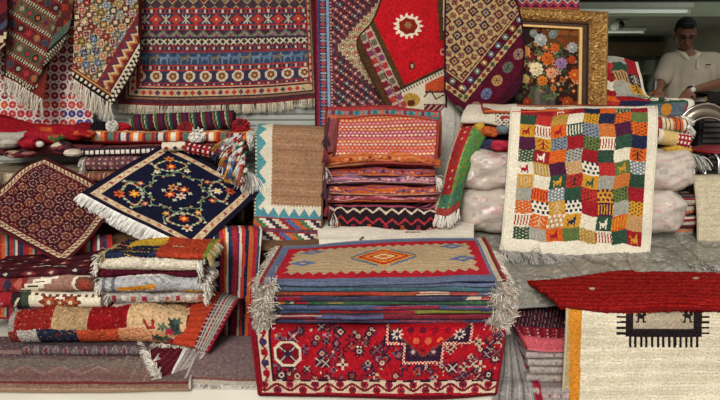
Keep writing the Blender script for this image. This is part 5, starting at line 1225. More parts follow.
# patchwork roll and its neighbours
def p_roll(p):
    x, v = p.U, p.v; p.base('#8e3028')
    top = v > .5
    for a, b_, c in ((0, .03, '#8e8a84'), (.03, .2, '#7e201c'), (.2, .36, '#a08460'), (.36, .54, '#7e1418'), (.54, .85, '#c0a078')): p.f(top & (x >= a) & (x < b_), c)
    for a, b_, c in ((0, .04, '#7a2a26'), (.04, .13, '#b5afa6'), (.13, .31, '#232a3c'), (.31, .5, '#b0482c'), (.5, .85, '#c58a62')): p.f((~top) & (x >= a) & (x < b_), c)
    p.f((v > 1.02) & (x < .24), '#3a4350'); p.f((v > 1.0) & (np.abs(x - .5) < .06), '#c9b2a4')
    shagnoise(p, 0, '#9c5a48', .9)
    p.line([(.62, .17), (.64, .14), (.665, .15), (.66, .18)], .007, '#8e2a2c'); p.f((np.sin(x * 140) * np.sin(p.V * 150) > .93) & (x < .2), '#a8806a')
    for q in range(9): p.flower(.725 + .05 * math.cos(q), .13 + .05 * math.sin(q * 1.3), .026, ['#3f4f44', '#2f3a34', '#51604a'][q % 3], n=5)
    p.flower(.74, .13, .022, '#a82440', n=5); p.f((np.hypot((x - .22), (p.V - .1)) < .012), '#5e2a24')
folded('folded_gabbeh', 'long folded patchwork gabbeh in red, tan and navy blocks under the fringed pile', X(8, 3.05, .38), X(186, 3.05, .38), 3.05, .44, .298, .168, p_roll, mat=SHAG, jitter=.0016, res=.0046, vis=.1, seed=71, wob=.012, cat='folded rug', frr=.002, puff=.02)
def p_under(p): p.base('#57484c'); i, l = cell(p.U, .045); p.f(np.abs(np.abs(l) + np.abs(p.v - .5) * .6 - .3) < .05, '#857874'); p.pick((np.abs(l) < .12) & (np.abs(p.v - .5) < .2), i, ['#6e3036', '#665c62'])
folded('folded_rug', 'thin dark rug with grey diamonds flattened under the long patchwork gabbeh', X(22, 3.06, .28), X(190, 3.06, .28), 3.05, .4, .252, .044, p_under, seed=72, res=.005)
def p_orr(p):
    u, v = p.u, p.v; p.base('#a83a24'); p.f((np.sin(p.v * 90) > .7), '#96301f'); p.f((u < .1) & (v > .3), '#7a1f24'); p.pick((u < .1) & (np.abs(cell(v, .05)[1]) < .2), cell(v, .05)[0], ['#c4b49c', '#3a2228'])
    e = u > .6; x = (u - .6) / .4; p.f(e, '#b0a79a')
    for a, w, c in ((.0, .1, '#6a1a24'), (.18, .07, '#54504e'), (.34, .12, '#8e2430'), (.52, .06, '#4a4644'), (.66, .06, '#57504c'), (.8, .2, '#8a1a2c')): p.f(e & (x >= a) & (x < a + w), c)
    p.f(e & (np.sin(v * 130) > .75), '#a89f94')
rug('draped_kilim', 'orange red kilim with a striped edge sliding off the right end of the patchwork gabbeh',
    [[(192, 290, 3.4), (207, 291, 3.4), (222, 293, 3.42), (243, 299, 3.42)], [(190, 303, 3.22), (203, 302, 3.2), (217, 301, 3.22), (236, 304, 3.24)], [(176, 325, 3.09), (189, 325, 3.06), (204, 325, 3.06), (222, 327, 3.1)], [(168, 343, 3.04), (180, 345, 3.01), (194, 348, 3.0), (207, 353, 3.02)]],
    p_orr, .0042, mat=FLAT, wrinkle=.007, seed=53, thick=.01, bind=[('l', '#7a1f24'), ('r', '#7a1828')])
# faded rugs on the step
def p_faded(p):
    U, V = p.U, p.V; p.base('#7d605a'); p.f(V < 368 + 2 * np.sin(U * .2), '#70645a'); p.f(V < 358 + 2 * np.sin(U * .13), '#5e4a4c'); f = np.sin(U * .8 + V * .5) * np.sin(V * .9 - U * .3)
    p.f(f > .72, '#86706a'); z = zig(U - 8, 36) * 9
    p.f((np.abs(V - 366 - z) < 1.3) & (U < 110), '#8c716b'); p.f((np.abs(V - 369 - z) < .9) & (U < 110), '#7d5a56'); p.f((np.abs(V - 352) < 2), '#8e706c'); p.f(np.abs(V - 358) < .8, '#67534f')
    i, l = cell(U, 9); p.f((np.abs(l) * 9 + np.abs(V - 376) < 2.4), '#8f5f5b')
    p.f((U > 118) & (np.abs(((U + (V - 345) * .5) % 14) - 7) < .8), '#8c7a73'); p.f(U > 150, '#75605c')
    p.f(V > 381.5, '#6a2f2e'); p.f(V > 384, '#7d6052'); p.f(V > 388.5, '#9a8266')
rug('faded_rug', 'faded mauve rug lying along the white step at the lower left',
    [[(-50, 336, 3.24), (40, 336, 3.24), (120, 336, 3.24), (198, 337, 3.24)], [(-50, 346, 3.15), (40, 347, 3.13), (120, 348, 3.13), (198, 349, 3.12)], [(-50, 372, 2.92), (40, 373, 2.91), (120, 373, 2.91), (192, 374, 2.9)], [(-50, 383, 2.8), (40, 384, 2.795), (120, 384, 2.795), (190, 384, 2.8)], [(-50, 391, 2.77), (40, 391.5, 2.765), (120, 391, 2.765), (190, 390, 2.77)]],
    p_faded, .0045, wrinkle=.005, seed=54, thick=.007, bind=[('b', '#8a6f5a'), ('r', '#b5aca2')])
def p_corner(p):
    p.base('#4a151e'); i, l = cell(p.U + p.V, 7); p.f(np.abs(l) < .08, '#6a2830'); p.f(p.u > .62, '#9a918a'); p.f((p.u > .62) & (np.sin(p.u * 70) > .2), '#7a6a68'); p.f(np.abs(p.u - .63) < .03, '#d0cac0')
rug('turned_rug', 'small dark red rug with frayed white edges turned over on the faded rugs',
    [[(145, 345, 3.1), (166, 345, 3.08), (190, 346, 3.06), (207, 351, 3.06)], [(149, 354, 3.03), (164, 355, 3.0), (184, 357, 3.0), (200, 360, 3.0)], [(155, 366, 2.94), (163, 368, 2.93), (176, 370, 2.93), (190, 372, 2.93)], [(161, 379, 2.84), (164, 382, 2.83), (171, 384, 2.83), (180, 386, 2.83)]],
    p_corner, .004, wrinkle=.004, seed=55, thick=.006, fringes=[FR(side='l', L=.045, n=900, sag=.2, spread=.5, r=.002), FR(side='t', L=.035, n=900, dir=(0, -1, .2), sag=.4, spread=.5, r=.002)], bind=[('r', '#c4bdb4')])
def p_faded2(p):
    p.base('#75605e'); i, a = cell(p.U, 7); j, c = cell(p.V, 5); p.f(np.abs(np.abs(a) + np.abs(c) - .3) < .07, '#80696a'); p.f(p.v > .93, '#b5a898'); p.f((p.v > .88) & (p.v < .93), '#7a5248')
rug('faded_rug', 'smaller faded mauve rug with white fringed front edge beside the red medallion stack',
    [[(200, 336, 3.24), (230, 336, 3.24), (268, 336, 3.24)], [(199, 346, 3.12), (230, 346, 3.12), (266, 346, 3.12)], [(190, 370, 2.92), (226, 370, 2.92), (262, 371, 2.92)], [(183, 384, 2.82), (222, 385, 2.815), (260, 386, 2.81)]],
    p_faded2, .0045, wrinkle=.004, seed=56, thick=.006, fringes=[FR(side='b', L=.035, n=900, dir=(0, -1, -.25), sag=.3, spread=.3, cols=('#d6d0c6', '#e4ded4', '#bdb5a8'))], bind=[('l', '#b5aca2')])

# ------------------------------------------------------------------ centre stack
def p_topk(p):
    u, v = p.u, p.v; W_, H_ = 100., 46.; U, V = u * W_, v * H_
    p.base('#5f6880'); p.f((np.sin(V * 3) > .8), '#69728a')
    z = zig(U, 4.6) * 2.6; e = np.minimum(V - 5, H_ - 4.6 - V); zx = zig(V, 5.6) * 2; ex = np.minimum(U - 4.6, W_ - 5.2 - U)
    p.f((e > 0) & (ex > 0), '#a8202c'); ins = (e > 3.4 + z) & (ex > 3.2 + zx); p.f(ins, '#b39a78'); p.f(ins & (np.sin(V * 2.1 + np.sin(U * .3)) > .75), '#a88e6a')
    cx, cy = 50.5, 23; sx = np.floor(np.abs(U - cx) / 1.6) * 1.6; d = sx * .62 + np.abs(V - cy)
    st = np.abs(V - cy)
    p.f(ins & (d < 10.5) & (np.abs(U - cx) > 3) & (np.abs(U - cx) < 15), '#5f6c80'); p.f(d < 8.6, '#c79a3c'); p.f(d < 7.4, '#b52a2c'); p.f(d < 5.6, '#d08a2c'); p.f(d < 4.2, '#b8362c'); p.f(d < 2.8, '#d8c48c'); p.f(d < 1.4, '#c4682c')
    for a, b_ in ((17, 13), (14.5, 27), (83, 13), (86, 27)):
        q = np.floor(np.abs(U - a) / .9) * .9; p.f((q * .5 + np.abs(V - b_) * .9 < 2.7), '#5a6a8c'); p.f((q * .5 + np.abs(V - b_) < .8), '#b39a78'); p.f((np.abs(V - b_) < .7) & (np.abs(np.abs(U - a) - 4.6) < 1), '#5a6a8c')
    p.f(V < 1.6, '#7c8498'); p.f(u > .985, '#6a2426'); p.f((u > .965) & (u < .985), '#b8a88c'); p.f(u < .012, '#8a4a3c')
FRC = ('#ddd3c4', '#ebe3d6', '#c9bfb0', '#d6ccbc', '#b5a897')
kl = [('#43425c', [('#3a3f5a', 0, .5)]), ('#6e2430', [('#4a5a7c', .2, .5)]), ('#7a7a34', [('#8a2434', 0, .62), ('#3f4a66', 0, .2)]), ('#4a5470', [('#7a1f2c', .5, .75)]), ('#3c5a40', [('#c06a2c', .03, .06), ('#b8a894', .08, .1), ('#a02430', .1, .16)]),
      ('#3a3a4c', [('#8e2030', .0, .12), ('#c4b49c', .86, .93), ('#b83a34', .93, .97)]), ('#8e4a34', [('#c8bca6', .64, .78), ('#b85a5a', .78, .9), ('#5a6680', .9, 1), ('#a83a2c', .1, .5)]), ('#48626a', [('#55607c', .0, .3)]), ('#626c86', [])]
lbl = ['dark violet flat folded kilim, lowest in the central kilim stack', 'maroon and blue flat folded kilim, second from bottom of the central stack', 'olive and red flat folded kilim in the lower part of the central stack', 'blue flat folded kilim with a red stretch in the central stack', 'green flat folded kilim in the middle of the central stack',
       'dark navy flat folded kilim above the green one in the central stack', 'orange, white and pink banded folded kilim in the upper central stack', 'teal flat folded kilim, second from top of the central stack', 'slate blue flat folded kilim directly under the top one of the central stack']
for k in range(9):
    z = .472 + k * .0205; yf = 2.86 + (.012, 0, .016, .004, .01, 0, .008, .004, .0)[k]; c, seg = kl[k]
    def pf(p, c=c, seg=seg, k=k):
        p.base(c)
        for cc, a, b_ in seg: p.f((p.u >= a + .04 * (p.v - .5)) & (p.u < b_), cc)
        p.f((np.abs(p.v - .22) < .16), ['#4a3248', '#5a2c38', '#4a5430', '#3c4660', '#34503a', '#463a50', '#6a4038', '#3c5058', '#54607a'][k]); p.f((np.abs(p.v - .62 - .1 * np.sin(p.U * 5 + k)) < .06) & (np.sin(p.U * 3.1 + k * 2) > .45), ['#8e3a34', '#a89a88', '#3a4a6a', '#9a3038', '#a8804a', '#7a8894', '#a03a34', '#4a7078', '#8e2a38'][k])
        p.f((np.abs(p.v - .9) < .1), '#' + ''.join('%02x' % min(255, int(int(c[i:i + 2], 16) * 1.25 + 8)) for i in (1, 3, 5)))
    folded('folded_kilim', lbl[k], X(268 + (k % 3) * 3, yf, z), X(501 - (k % 2) * 4, yf, z), yf, .62, z, .0205, pf, group='flat kilims folded in the central stack', mat=FLAT, seed=110 + k, res=.0046, vis=.03, wob=.006, fr='lr', frL=.06, frn=900, frcols=FRC, frsag=1.2, frr=.0014, thick=.004)
rug('folded_kilim', 'tan kilim with red zigzag border and orange medallion on top of the central stack',
    [[(281, 246, 3.5), (330, 243, 3.52), (385, 240, 3.53), (435, 238, 3.53), (484, 237, 3.5)], [(271, 262, 3.16), (327, 260, 3.17), (386, 257, 3.17), (440, 256, 3.17), (493, 255, 3.16)], [(262, 279, 2.92), (322, 279, 2.92), (386, 277, 2.92), (446, 276, 2.92), (503, 274, 2.92)], [(260, 284, 2.855), (321, 285, 2.85), (386, 283, 2.85), (448, 281, 2.85), (506, 279, 2.855)]],
    p_topk, .0038, mat=FLAT, thick=.008, wrinkle=.004, seed=57, fringes=[FR(side='l', L=.07, n=500, sag=1., curl=.9, spread=.45, r=.0014, cols=FRC), FR(side='r', L=.075, n=600, sag=1.4, curl=.7, spread=.45, r=.0014, cols=FRC, span=(.45, 1))], bind=[('r', '#8e3a34'), ('l', '#8e3a34')], group=None, cat='kilim')
def fringe_heap(label, pts, dirn, n, L, seed):
    V, Fq, C = strands(pts, dirn, L, n, .0016, .55, 2.2, FRC + ('#f4eee4', '#b5907c'), seed, seg=6, spread=.8, clump=22)
    t = Thing('loose_fringe', label, 'fringe'); t.quads('yarn', V, Fq, C, YARN); t.done()
fringe_heap('tangle of grey white kilim fringe at the left end of the central stack', [at(272, 286, 2.86), at(266, 296, 2.85), at(264, 310, 2.85), at(266, 322, 2.86)], (-.6, -.5, .3), 1500, .085, 5)
fringe_heap('tangle of grey white kilim fringe at the right end of the central stack', [at(500, 284, 2.87), at(503, 296, 2.86), at(502, 312, 2.86), at(499, 326, 2.86)], (.6, -.45, .3), 1500, .095, 6)
# red medallion rug under the kilims
def paint_red(p):
    U, V = p.U, p.V                                         # 0..250 x 0..74
    p.base('#98141f'); r = np.random.default_rng(14); r2 = np.random.default_rng(15)
    i, a = cell(U + 6 * (np.floor(V / 11) % 2), 12.5); j, c = cell(V + 1, 11); k = hsh(i, j); q = np.hypot(a * 12.5, c * 11)
    for n in range(200):
        cu, cv, R, ty = r2.uniform(22, 250), r2.uniform(1, 57), r2.uniform(3.6, 7.4), n % 5
        dk = ['#2c1a30', '#5c1420', '#2a1826', '#3c1a28', '#6a1822'][r2.integers(0, 5)]; lt = ['#a8907c', '#8a6a70', '#b8a28c', '#6a5058', '#8e4a3a'][r2.integers(0, 5)]
        X_, Y_ = np.abs(U - cu), np.abs(V - cv)
        if ty == 0: p.flower(cu, cv, R + 1, dk, lt, n=8, amp=.2); p.disc(cu, cv, R * .2, dk)
        elif ty == 1: p.f((np.maximum(X_, Y_) < R * .75), dk); p.f((np.abs(X_ - Y_) < .9) & (np.maximum(X_, Y_) < R * .7), lt)
        elif ty == 2: p.f((np.minimum(X_, Y_) < 1.1) & (np.maximum(X_, Y_) < R * .8), lt); p.f((np.maximum(X_, Y_) < 1.3), dk)
        elif ty == 3: p.flower(cu, cv, R, dk, n=6, amp=.3); p.flower(cu, cv, R * .5, '#8a1c26', n=4)
        else: p.f(X_ + Y_ < R, dk); p.f(X_ + Y_ < R * .55, lt); p.f(X_ + Y_ < R * .25, '#98141f')
    for n in range(110):
        p.flower(r.uniform(22, 248), r.uniform(2, 56), r.uniform(.8, 1.7), ['#a8907c', '#2c2038', '#3c3850', '#a04a40', '#3a1420', '#c4ae96'][n % 6], n=4, ph=n)
    # octagon medallion left
    def octa(cu, cv, R):
        ax, ay = np.abs(U - cu), np.abs(V - cv) * 1.02; d = np.maximum(np.maximum(ax, ay), np.floor((ax + ay) * .72 / 1.6) * 1.6 + .4)
        p.f(d < R, '#2a1c28'); p.f(d < R - .8, '#ccb9a0'); p.f(d < R - 3.2, '#701420'); p.f((d < R - 3.4) & (np.abs(ax - ay) < 2.2), '#2c2036'); p.f((d < R - 3.4) & (np.abs(ax - ay) < .8), '#b5a08c'); p.f(d < 3, '#2a2036')
    octa(33, 29, 14.5)
    # stepped central medallion
    def stp(U0, U1, V1): return (U > U0) & (U < U1) & (V < V1)
    m = stp(134, 216, 17) | stp(153, 190, 37)
    mo = stp(131.5, 218.5, 19.5) | stp(150.5, 192.5, 39.5)
    p.f(mo, '#cdb89e'); p.f(mo & ~m & ((np.floor(U / 1.8) + np.floor(V / 1.8)) % 2 > 0), '#a3101d'); p.f(m, '#2e1a2c')
    d = np.floor(np.abs(U - 172) / 3) * 3 * .8 + V; p.f(m & (d < 32), '#6a3a30'); p.f(m & (d < 29.5), '#a3131d'); p.pick(m & (d < 27) & (q < 3.4), k, ['#5a1424', '#c05a3c', '#7a1020'])
    for cu in (143, 206): p.flower(cu, 8.5, 6.5, '#c4b4a4', '#3a2436', n=8, amp=.3)
    for cu, cv in ((161, 27), (182, 27)): p.flower(cu, cv, 5, '#5c3040', '#b59a94', n=6, amp=.3)
    # borders
    b = V > 56
    p.f(b, '#2c1620'); p.f((V > 58) & (V < 70), '#c0ab92'); s = U; k_, m_ = cell(s + 6, 26); w = 64 + 3 * np.sin(s / 26 * 6.283)
    p.f((V > 58) & (V < 70) & (np.abs(V - w) < 1.5), '#6a1a22'); ph = s / 13; i2, l2 = cell(s, 13); cv = 64 - 3.0 * np.cos(i2 * math.pi)
    p.pick((V > 58) & (V < 70) & (np.hypot(l2 * 13, V - cv) < 4.2), i2, ['#8a1420', '#7a1a28', '#94202a']); p.f((V > 58) & (V < 70) & (np.hypot(l2 * 13, V - cv) < 1.6), '#2c2038')
    p.f((V > 56.5) & (V < 58) & (np.sin(s * .35) > .4), '#b5a08c'); p.f(V > 70, '#8e1420'); p.f(V > 72.5, '#4c0f18')
    l = (U < 18) & (V < 58)
    p.f(l, '#5e1420'); p.f((U > 5) & (U < 15) & l, '#c0ab92'); i2, l2 = cell(V, 11); p.f(l & (U > 5) & (U < 15) & (np.abs(U - 10 - 2.6 * np.sin(V / 3.5)) < 1.2), '#6a1a22'); p.pick(l & (U > 5) & (U < 15) & (np.hypot(U - 10, l2 * 11) < 3.6), i2, ['#8a1420', '#3a2a4a']); p.f(U < 3, '#7a1420'); p.f((np.abs(U - 16.6) < .8) & l, '#2c1620')
rug('medallion_rug', 'bright red medallion rug hanging down the front of the central stack',
    [[(262, 320, 3.3), (320, 319, 3.3), (386, 318, 3.3), (450, 317, 3.3), (500, 317, 3.3)], [(256, 324, 2.88), (320, 325, 2.88), (386, 324, 2.88), (450, 322, 2.88), (503, 321, 2.88)], [(253, 331, 2.83), (320, 330, 2.825), (386, 329, 2.825), (450, 328, 2.825), (505, 327, 2.83)], [(255, 360, 2.79), (320, 360, 2.785), (384, 360, 2.785), (446, 359, 2.785), (502, 356, 2.79)], [(259, 395, 2.76), (322, 396, 2.752), (384, 397, 2.755), (444, 398, 2.752), (496, 394, 2.76)]],
    lambda p: (setattr(p, 'U', p.u * 250), setattr(p, 'V', (p.V - 326) * 1.045), paint_red(p)), .0036, thick=.012, wrinkle=.006, seed=58, bind=[('b', '#4c0f18'), ('r', '#7a1420'), ('l', '#7a1420')])
for k, (z, h, c, lb) in enumerate(((STEP_Z + .001, .12, '#2c4258', 'dark blue folded rug at the very bottom of the central stack'), (STEP_Z + .125, .115, '#7c6a62', 'brown grey folded rug inside the hanging red medallion rug'))):
    folded('folded_rug', lb, X(262, 2.9, z), X(497, 2.9, z), 2.84, .5, z, h, solid(c), seed=120 + k, res=.01, group='rugs folded inside the central stack')

# ------------------------------------------------------------------ lower right
def p_red(p):
    p.base('#820f10'); f = np.sin(p.V * 1.7 + .6 * np.sin(p.U * .06) + 2 * np.sin(p.U * .013)); p.f(f > .6, '#8e1a16'); p.f(f < -.75, '#6c0a0c'); p.f((np.sin(p.V * 2.9 + p.U * .04) > .86), '#94261a')
    p.disc(592, 289, 3, '#b5a58c', 1); p.disc(696, 279, 3.4, '#a08a7c', 1)
rug('shaggy_rug', 'thick deep red shaggy rug laid over the cream gabbeh at the lower right',
    [[(529, 275, 3.36), (600, 268, 3.44), (690, 261, 3.52), (775, 262, 3.52)], [(527, 281, 3.2), (600, 280, 3.15), (690, 278, 3.15), (775, 280, 3.15)], [(540, 289, 3.04), (600, 291, 2.98), (690, 292, 2.96), (775, 292, 2.96)], [(555, 299, 2.9), (600, 303, 2.86), (690, 303, 2.85), (775, 303, 2.85)], [(562, 306, 2.845), (602, 310, 2.815), (690, 310, 2.81), (775, 311, 2.81)]],
    p_red, .0042, mat=SHAG, thick=.016, wrinkle=.005, seed=59, jitter=.0011, bind=[('b', '#6a0e12')])
def p_cream(p):
    U, V = p.U, p.V; p.base('#d3c9b0'); f = np.sin(V * .5 + .8 * np.sin(U * .03)); p.f(f > .55, '#cbc1a8'); p.f(f < -.7, '#dad1ba'); p.f(np.sin(V * 1.9 + U * .02) > .93, '#c2b69c')
    p.f(U < 582 - (V - 308) * .03, '#c47f2c'); p.f(U < 568.5, '#a89878')
    K = '#221a1c'
    p.rect(626, 300, 702, 337, K); p.rect(634, 296, 694, 329, '#a59680'); 
    for k in range(13): p.rect(629 + k * 5.6, 336, 631.6 + k * 5.6, 347.5, K)
    for k in range(5):
        p.rect(617, 310 + k * 5.6, 627, 312.4 + k * 5.6, K); p.rect(701, 310 + k * 5.6, 710, 312.4 + k * 5.6, K)
    for a in (636, 683): p.stamp(['.##..#', '.##.##', '######', '.####.', '.#..#.', '##..##'], a, 309, a + 10, 323, K)
    p.rect(634, 329, 694, 330.2, '#3a2f2e')
rug('cream_gabbeh', 'cream gabbeh with orange edge and black comb emblem hanging under the red shaggy rug',
    [[(566, 296, 3.0), (640, 298, 3.0), (710, 298, 3.0), (775, 298, 3.0)], [(567, 306, 2.86), (640, 307, 2.85), (710, 307, 2.85), (775, 307, 2.85)], [(567, 312, 2.82), (640, 313, 2.81), (710, 313, 2.81), (775, 313, 2.81)], [(565, 350, 2.8), (640, 352, 2.79), (710, 352, 2.79), (775, 352, 2.79)], [(562, 412, 2.765), (640, 412, 2.755), (710, 412, 2.755), (775, 412, 2.755)]],
    p_cream, .0036, thick=.016, wrinkle=.005, seed=60, jitter=.001, bind=[('l', '#b5a684')])

def p_mst(p):
    p.base('#47202a'); stripes(p, p.u * .5 + .06 * p.v, [(.03, '#4c1c28'), (.008, '#7c6a6a'), (.02, '#38202c'), (.01, '#8a4a50'), (.024, '#3c2a34'), (.006, '#9a8a86')])
    i, a = cell(p.u, .06); j, c = cell(p.v, .08); f = p.v > .62; p.f(f, '#8a1c2c'); p.pick(f & (np.hypot(a, c) < .3), i, ['#b59a94', '#5c1420', '#a8404c']); p.f(p.v > .86, '#b5505a')
rug('folded_rug', 'wine striped rug with a pink front fold atop the low pile beside the cream gabbeh',
    [[(518, 300, 3.26), (545, 300, 3.26), (572, 304, 3.26)], [(515, 318, 3.1), (545, 318, 3.1), (570, 320, 3.1)], [(517, 331, 2.93), (545, 334, 2.91), (568, 335, 2.91)], [(522, 339, 2.85), (546, 342, 2.84), (566, 342, 2.84)], [(527, 349, 2.835), (546, 351, 2.828), (565, 351, 2.828)]],
    p_mst, .004, thick=.012, wrinkle=.005, seed=63, cat='folded rug', bind=[('b', '#b5626a'), ('l', '#8a2a36')])
def p_gp(c, c2):
    def f(p): p.base(c); shagnoise(p, 0, c2, .6); p.f(np.abs(p.v - .9) < .1, '#8a807a'); p.pick((np.abs(p.v - .5) < .14) & (np.abs(cell(p.U, .022)[1]) < .2) & (p.U > .1), cell(p.U, .022)[0], ['#b5908c', '#8a6a6a'])
    return f
for k in range(4):
    z = STEP_Z + .001 + k * .036
    folded('folded_rug', ['grey pink folded rug at the bottom of the low pile beside the cream gabbeh', 'greyish folded rug second from the bottom of the low pile', 'pale grey pink folded rug third from the bottom of the low pile', 'rosy grey folded rug just under the pink front fold'][k], X(526 + (0, 4, 2, 0)[k], 2.84, z), X(566, 2.84, z), 2.84, .4, z, .036, p_gp(*(('#9a908a', '#8a7f7c'), ('#a39890', '#958a84'), ('#a89c96', '#9a8f8a'), ('#ada19a', '#a0928e'))[k]), seed=140 + k, group='grey rugs in the low pile beside the cream gabbeh', res=.005, wob=.006, tilt=.0)
rug('grey_kilim', 'grey striped kilim with a red edge slumped between the red medallion rug and low pile',
    [[(503, 322, 3.1), (511, 326, 3.06), (521, 338, 3.02)], [(502, 344, 2.96), (512, 348, 2.93), (526, 358, 2.915)], [(499, 372, 2.88), (515, 376, 2.86), (534, 380, 2.87)], [(495, 384, 2.80), (516, 385, 2.79), (539, 386, 2.79)], [(493, 391, 2.765), (516, 392, 2.76), (540, 393, 2.765)], [(492, 412, 2.76), (517, 412, 2.755), (545, 412, 2.757)]],
    lambda p: (p.base('#8c8582'), p.f(np.abs((p.u * 4) % 1 - .5) < .12, '#6a6260'), p.f(np.abs((p.u * 4) % 1 - .1) < .06, '#a8a19c'), p.f(p.u > .86, '#8a1c30')), .0045, mat=FLAT, thick=.008, wrinkle=.008, seed=64, bind=[('r', '#8a1c30')])

rug('grey_rug', 'grey pink rug draped over the step edge under the low pile beside the cream gabbeh',
    [[(524, 374, 2.95), (548, 374, 2.95), (572, 374, 2.95)], [(526, 383, 2.83), (548, 384, 2.83), (570, 384, 2.83)], [(528, 389, 2.775), (548, 390, 2.77), (569, 390, 2.775)], [(532, 412, 2.765), (550, 412, 2.76), (568, 412, 2.765)]],
    lambda p: (p.base('#968a86'), p.f(np.sin(p.V * 1.3) > .7, '#8a7e7a'), p.pick((np.abs(p.V - 396) < 1.6) & (np.abs(cell(p.U, 6)[1]) < .25), cell(p.U, 6)[0], ['#b0908c', '#7a5a5c'])), .005, thick=.008, seed=66, bind=[('l', '#857a76')])
# ------------------------------------------------------------------ the man behind the counter
def blob(segs, vox, smooth=2):
    """one continuous surface from tapered limbs: [(point, point, r0, r1), ...] and (centre, radii, rotation)"""
    b = nb()
    for s in segs:
        if len(s) == 4:
            a, c = Vector(s[0]), Vector(s[1]); n = max(3, int((c - a).length / (min(s[2], s[3]) * .45)) + 1)
            for k in range(n + 1):
                f = k / n; ball(b, a.lerp(c, f), s[2] + (s[3] - s[2]) * f, 14)
        else: ball(b, s[0], s[1], 18, s[2])
    def fuse(o):
        m = o.modifiers.new('fuse', 'REMESH'); m.mode = 'VOXEL'; m.voxel_size = vox; m.use_smooth_shade = True
        q = o.modifiers.new('soften', 'SMOOTH'); q.factor = .5; q.iterations = smooth
    return b, [fuse]
def man():
    t = Thing('person', 'man in a pale polo shirt looking down at the rug edge in his hands', 'person')
    Y = 5.62
    def q(px, py, dy=0): return Vector(at(px, py, Y + dy))
    head = q(685.5, 34); R = Matrix.Rotation(math.radians(-22), 3, 'X') @ Matrix.Rotation(math.radians(0), 3, 'Z')   # nods towards the counter
    R = Matrix.Rotation(math.radians(-14), 3, 'Z') @ Matrix.Rotation(math.radians(24), 3, 'X')
    def h(x, y, z): return head + R @ Vector((x, y, z))
    neck0, chest = q(687, 52, .03), q(689, 76, .04)
    shl, shr = q(670, 62, .03), q(714, 62, .05)               # his right (photo left), his left
    ell, elr = q(660.5, 83, -.04), q(725, 82, -.06)
    wrl, wrr = q(658, 91, -.3), q(688, 92, -.34)
    hip = Vector((chest.x, Y + .03, 1.13)); sk = mat_plain('skin', '#6a4430', .55, amp=.06, scale=30)
    segs = [(head + R @ Vector((0, .01, .02)), (.08, .096, .1), R), (h(0, -.03, -.05), (.055, .06, .06), R), (h(0, -.06, -.085), (.032, .028, .024), R),
            (h(0, -.098, -.012), h(0, -.112, -.032), .009, .015), (h(-.014, -.1, -.034), h(.014, -.1, -.034), .009, .009),
            (h(-.022, -.088, -.062), h(.022, -.088, -.062), .008, .008), (h(-.018, -.088, -.073), h(.018, -.088, -.073), .009, .009),
            (h(-.05, -.078, .02), h(-.012, -.092, .016), .01, .01), (h(.05, -.078, .02), h(.012, -.092, .016), .01, .01),
            (h(-.077, .005, -.01), (.012, .022, .032), R), (h(.077, .005, -.01), (.012, .022, .032), R),
            (h(0, .025, -.07), neck0 + Vector((0, .0, -.03)), .056, .06),
            (neck0 + Vector((0, 0, -.05)), chest, .08, .15), (chest, hip, .15, .15), (shl, shr, .07, .07),
            (shl, ell, .058, .043), (ell, wrl, .042, .027), (shr, elr, .058, .045), (elr, wrr, .043, .028)]
    for s in (-1, 1):
        k_ = hip + Vector((s * .1, 0, -.02)); kn = Vector((k_.x + s * .01, Y - .02, .68)); an = Vector((kn.x, Y + .03, STEP_Z + .09))
        segs += [(k_, kn, .1, .06), (kn, an, .058, .04), (an, an + Vector((0, -.12, -.055)), .04, .032)]
    for wr, el, s in ((wrl, ell, 1), (wrr, elr, -1)):
        d = (wr - el).normalized(); d = (d * .6 + Vector((0, -.3, -.25))).normalized(); sd_ = d.cross(Vector((0, 0, 1))).normalized(); up = sd_.cross(d)
        pm = wr + d * .055; segs += [(wr, wr + d * .02, .027, .03)]
        for i in range(4):
            o = sd_ * (i - 1.5) * .02; L = (.068, .078, .073, .056)[i]
            segs += [(wr + d * .02 + o * .8, pm + d * .035 + o, .014, .012)]
            a = pm + d * .038 + o; b1 = a + (d * .8 - up * .45).normalized() * L * .5; c1 = b1 + (d * .25 - up).normalized() * L * .5
            segs += [(a, b1, .0105, .0095), (b1, c1, .0095, .008)]
        th = wr + d * .02 + sd_ * s * .03; t1 = th + (d * .6 + sd_ * s * .7 - up * .2).normalized() * .04; segs += [(th, t1, .014, .012), (t1, t1 + (d - up * .5).normalized() * .034, .011, .009)]
    b, m = blob(segs, .0075, 2); body = t.bm('body', b, sk, True, mods=m)
    # hair, brows, eyes
    b, m = blob([(head + R @ Vector((0, .022, .046)), (.081, .092, .082), R), (h(0, .07, -.02), (.066, .04, .06), R), (h(-.072, .01, .03), (.013, .03, .034), R), (h(.072, .01, .03), (.013, .03, .034), R), (h(-.03, -.06, .085), h(.03, -.06, .085), .022, .022)], .008, 1)
    t.bm('hair', b, mat_plain('black_hair', '#0c0a09', .9, amp=.3, scale=80), True, mods=m)
    for s in (-1, 1):
        b = nb(); tube(b, [h(s * .014, -.1, .02), h(s * .032, -.098, .026), h(s * .05, -.086, .02)], .0055, 8); t.bm('eyebrow', b, MATS['black_hair'], True)
        b = nb(); ball(b, h(s * .031, -.089, .0), (.013, .009, .006), 12, R); t.bm('eye', b, mat_plain('eye_dark', '#1c1412', .3), True)
    b = nb(); tube(b, [h(-.02, -.095, -.066), h(0, -.098, -.0665), h(.02, -.095, -.066)], .003, 6); t.bm('lips', b, mat_plain('lip', '#54302a', .5), True)
    # shirt
    se_l, se_r = shl.lerp(ell, .72), shr.lerp(elr, .7)
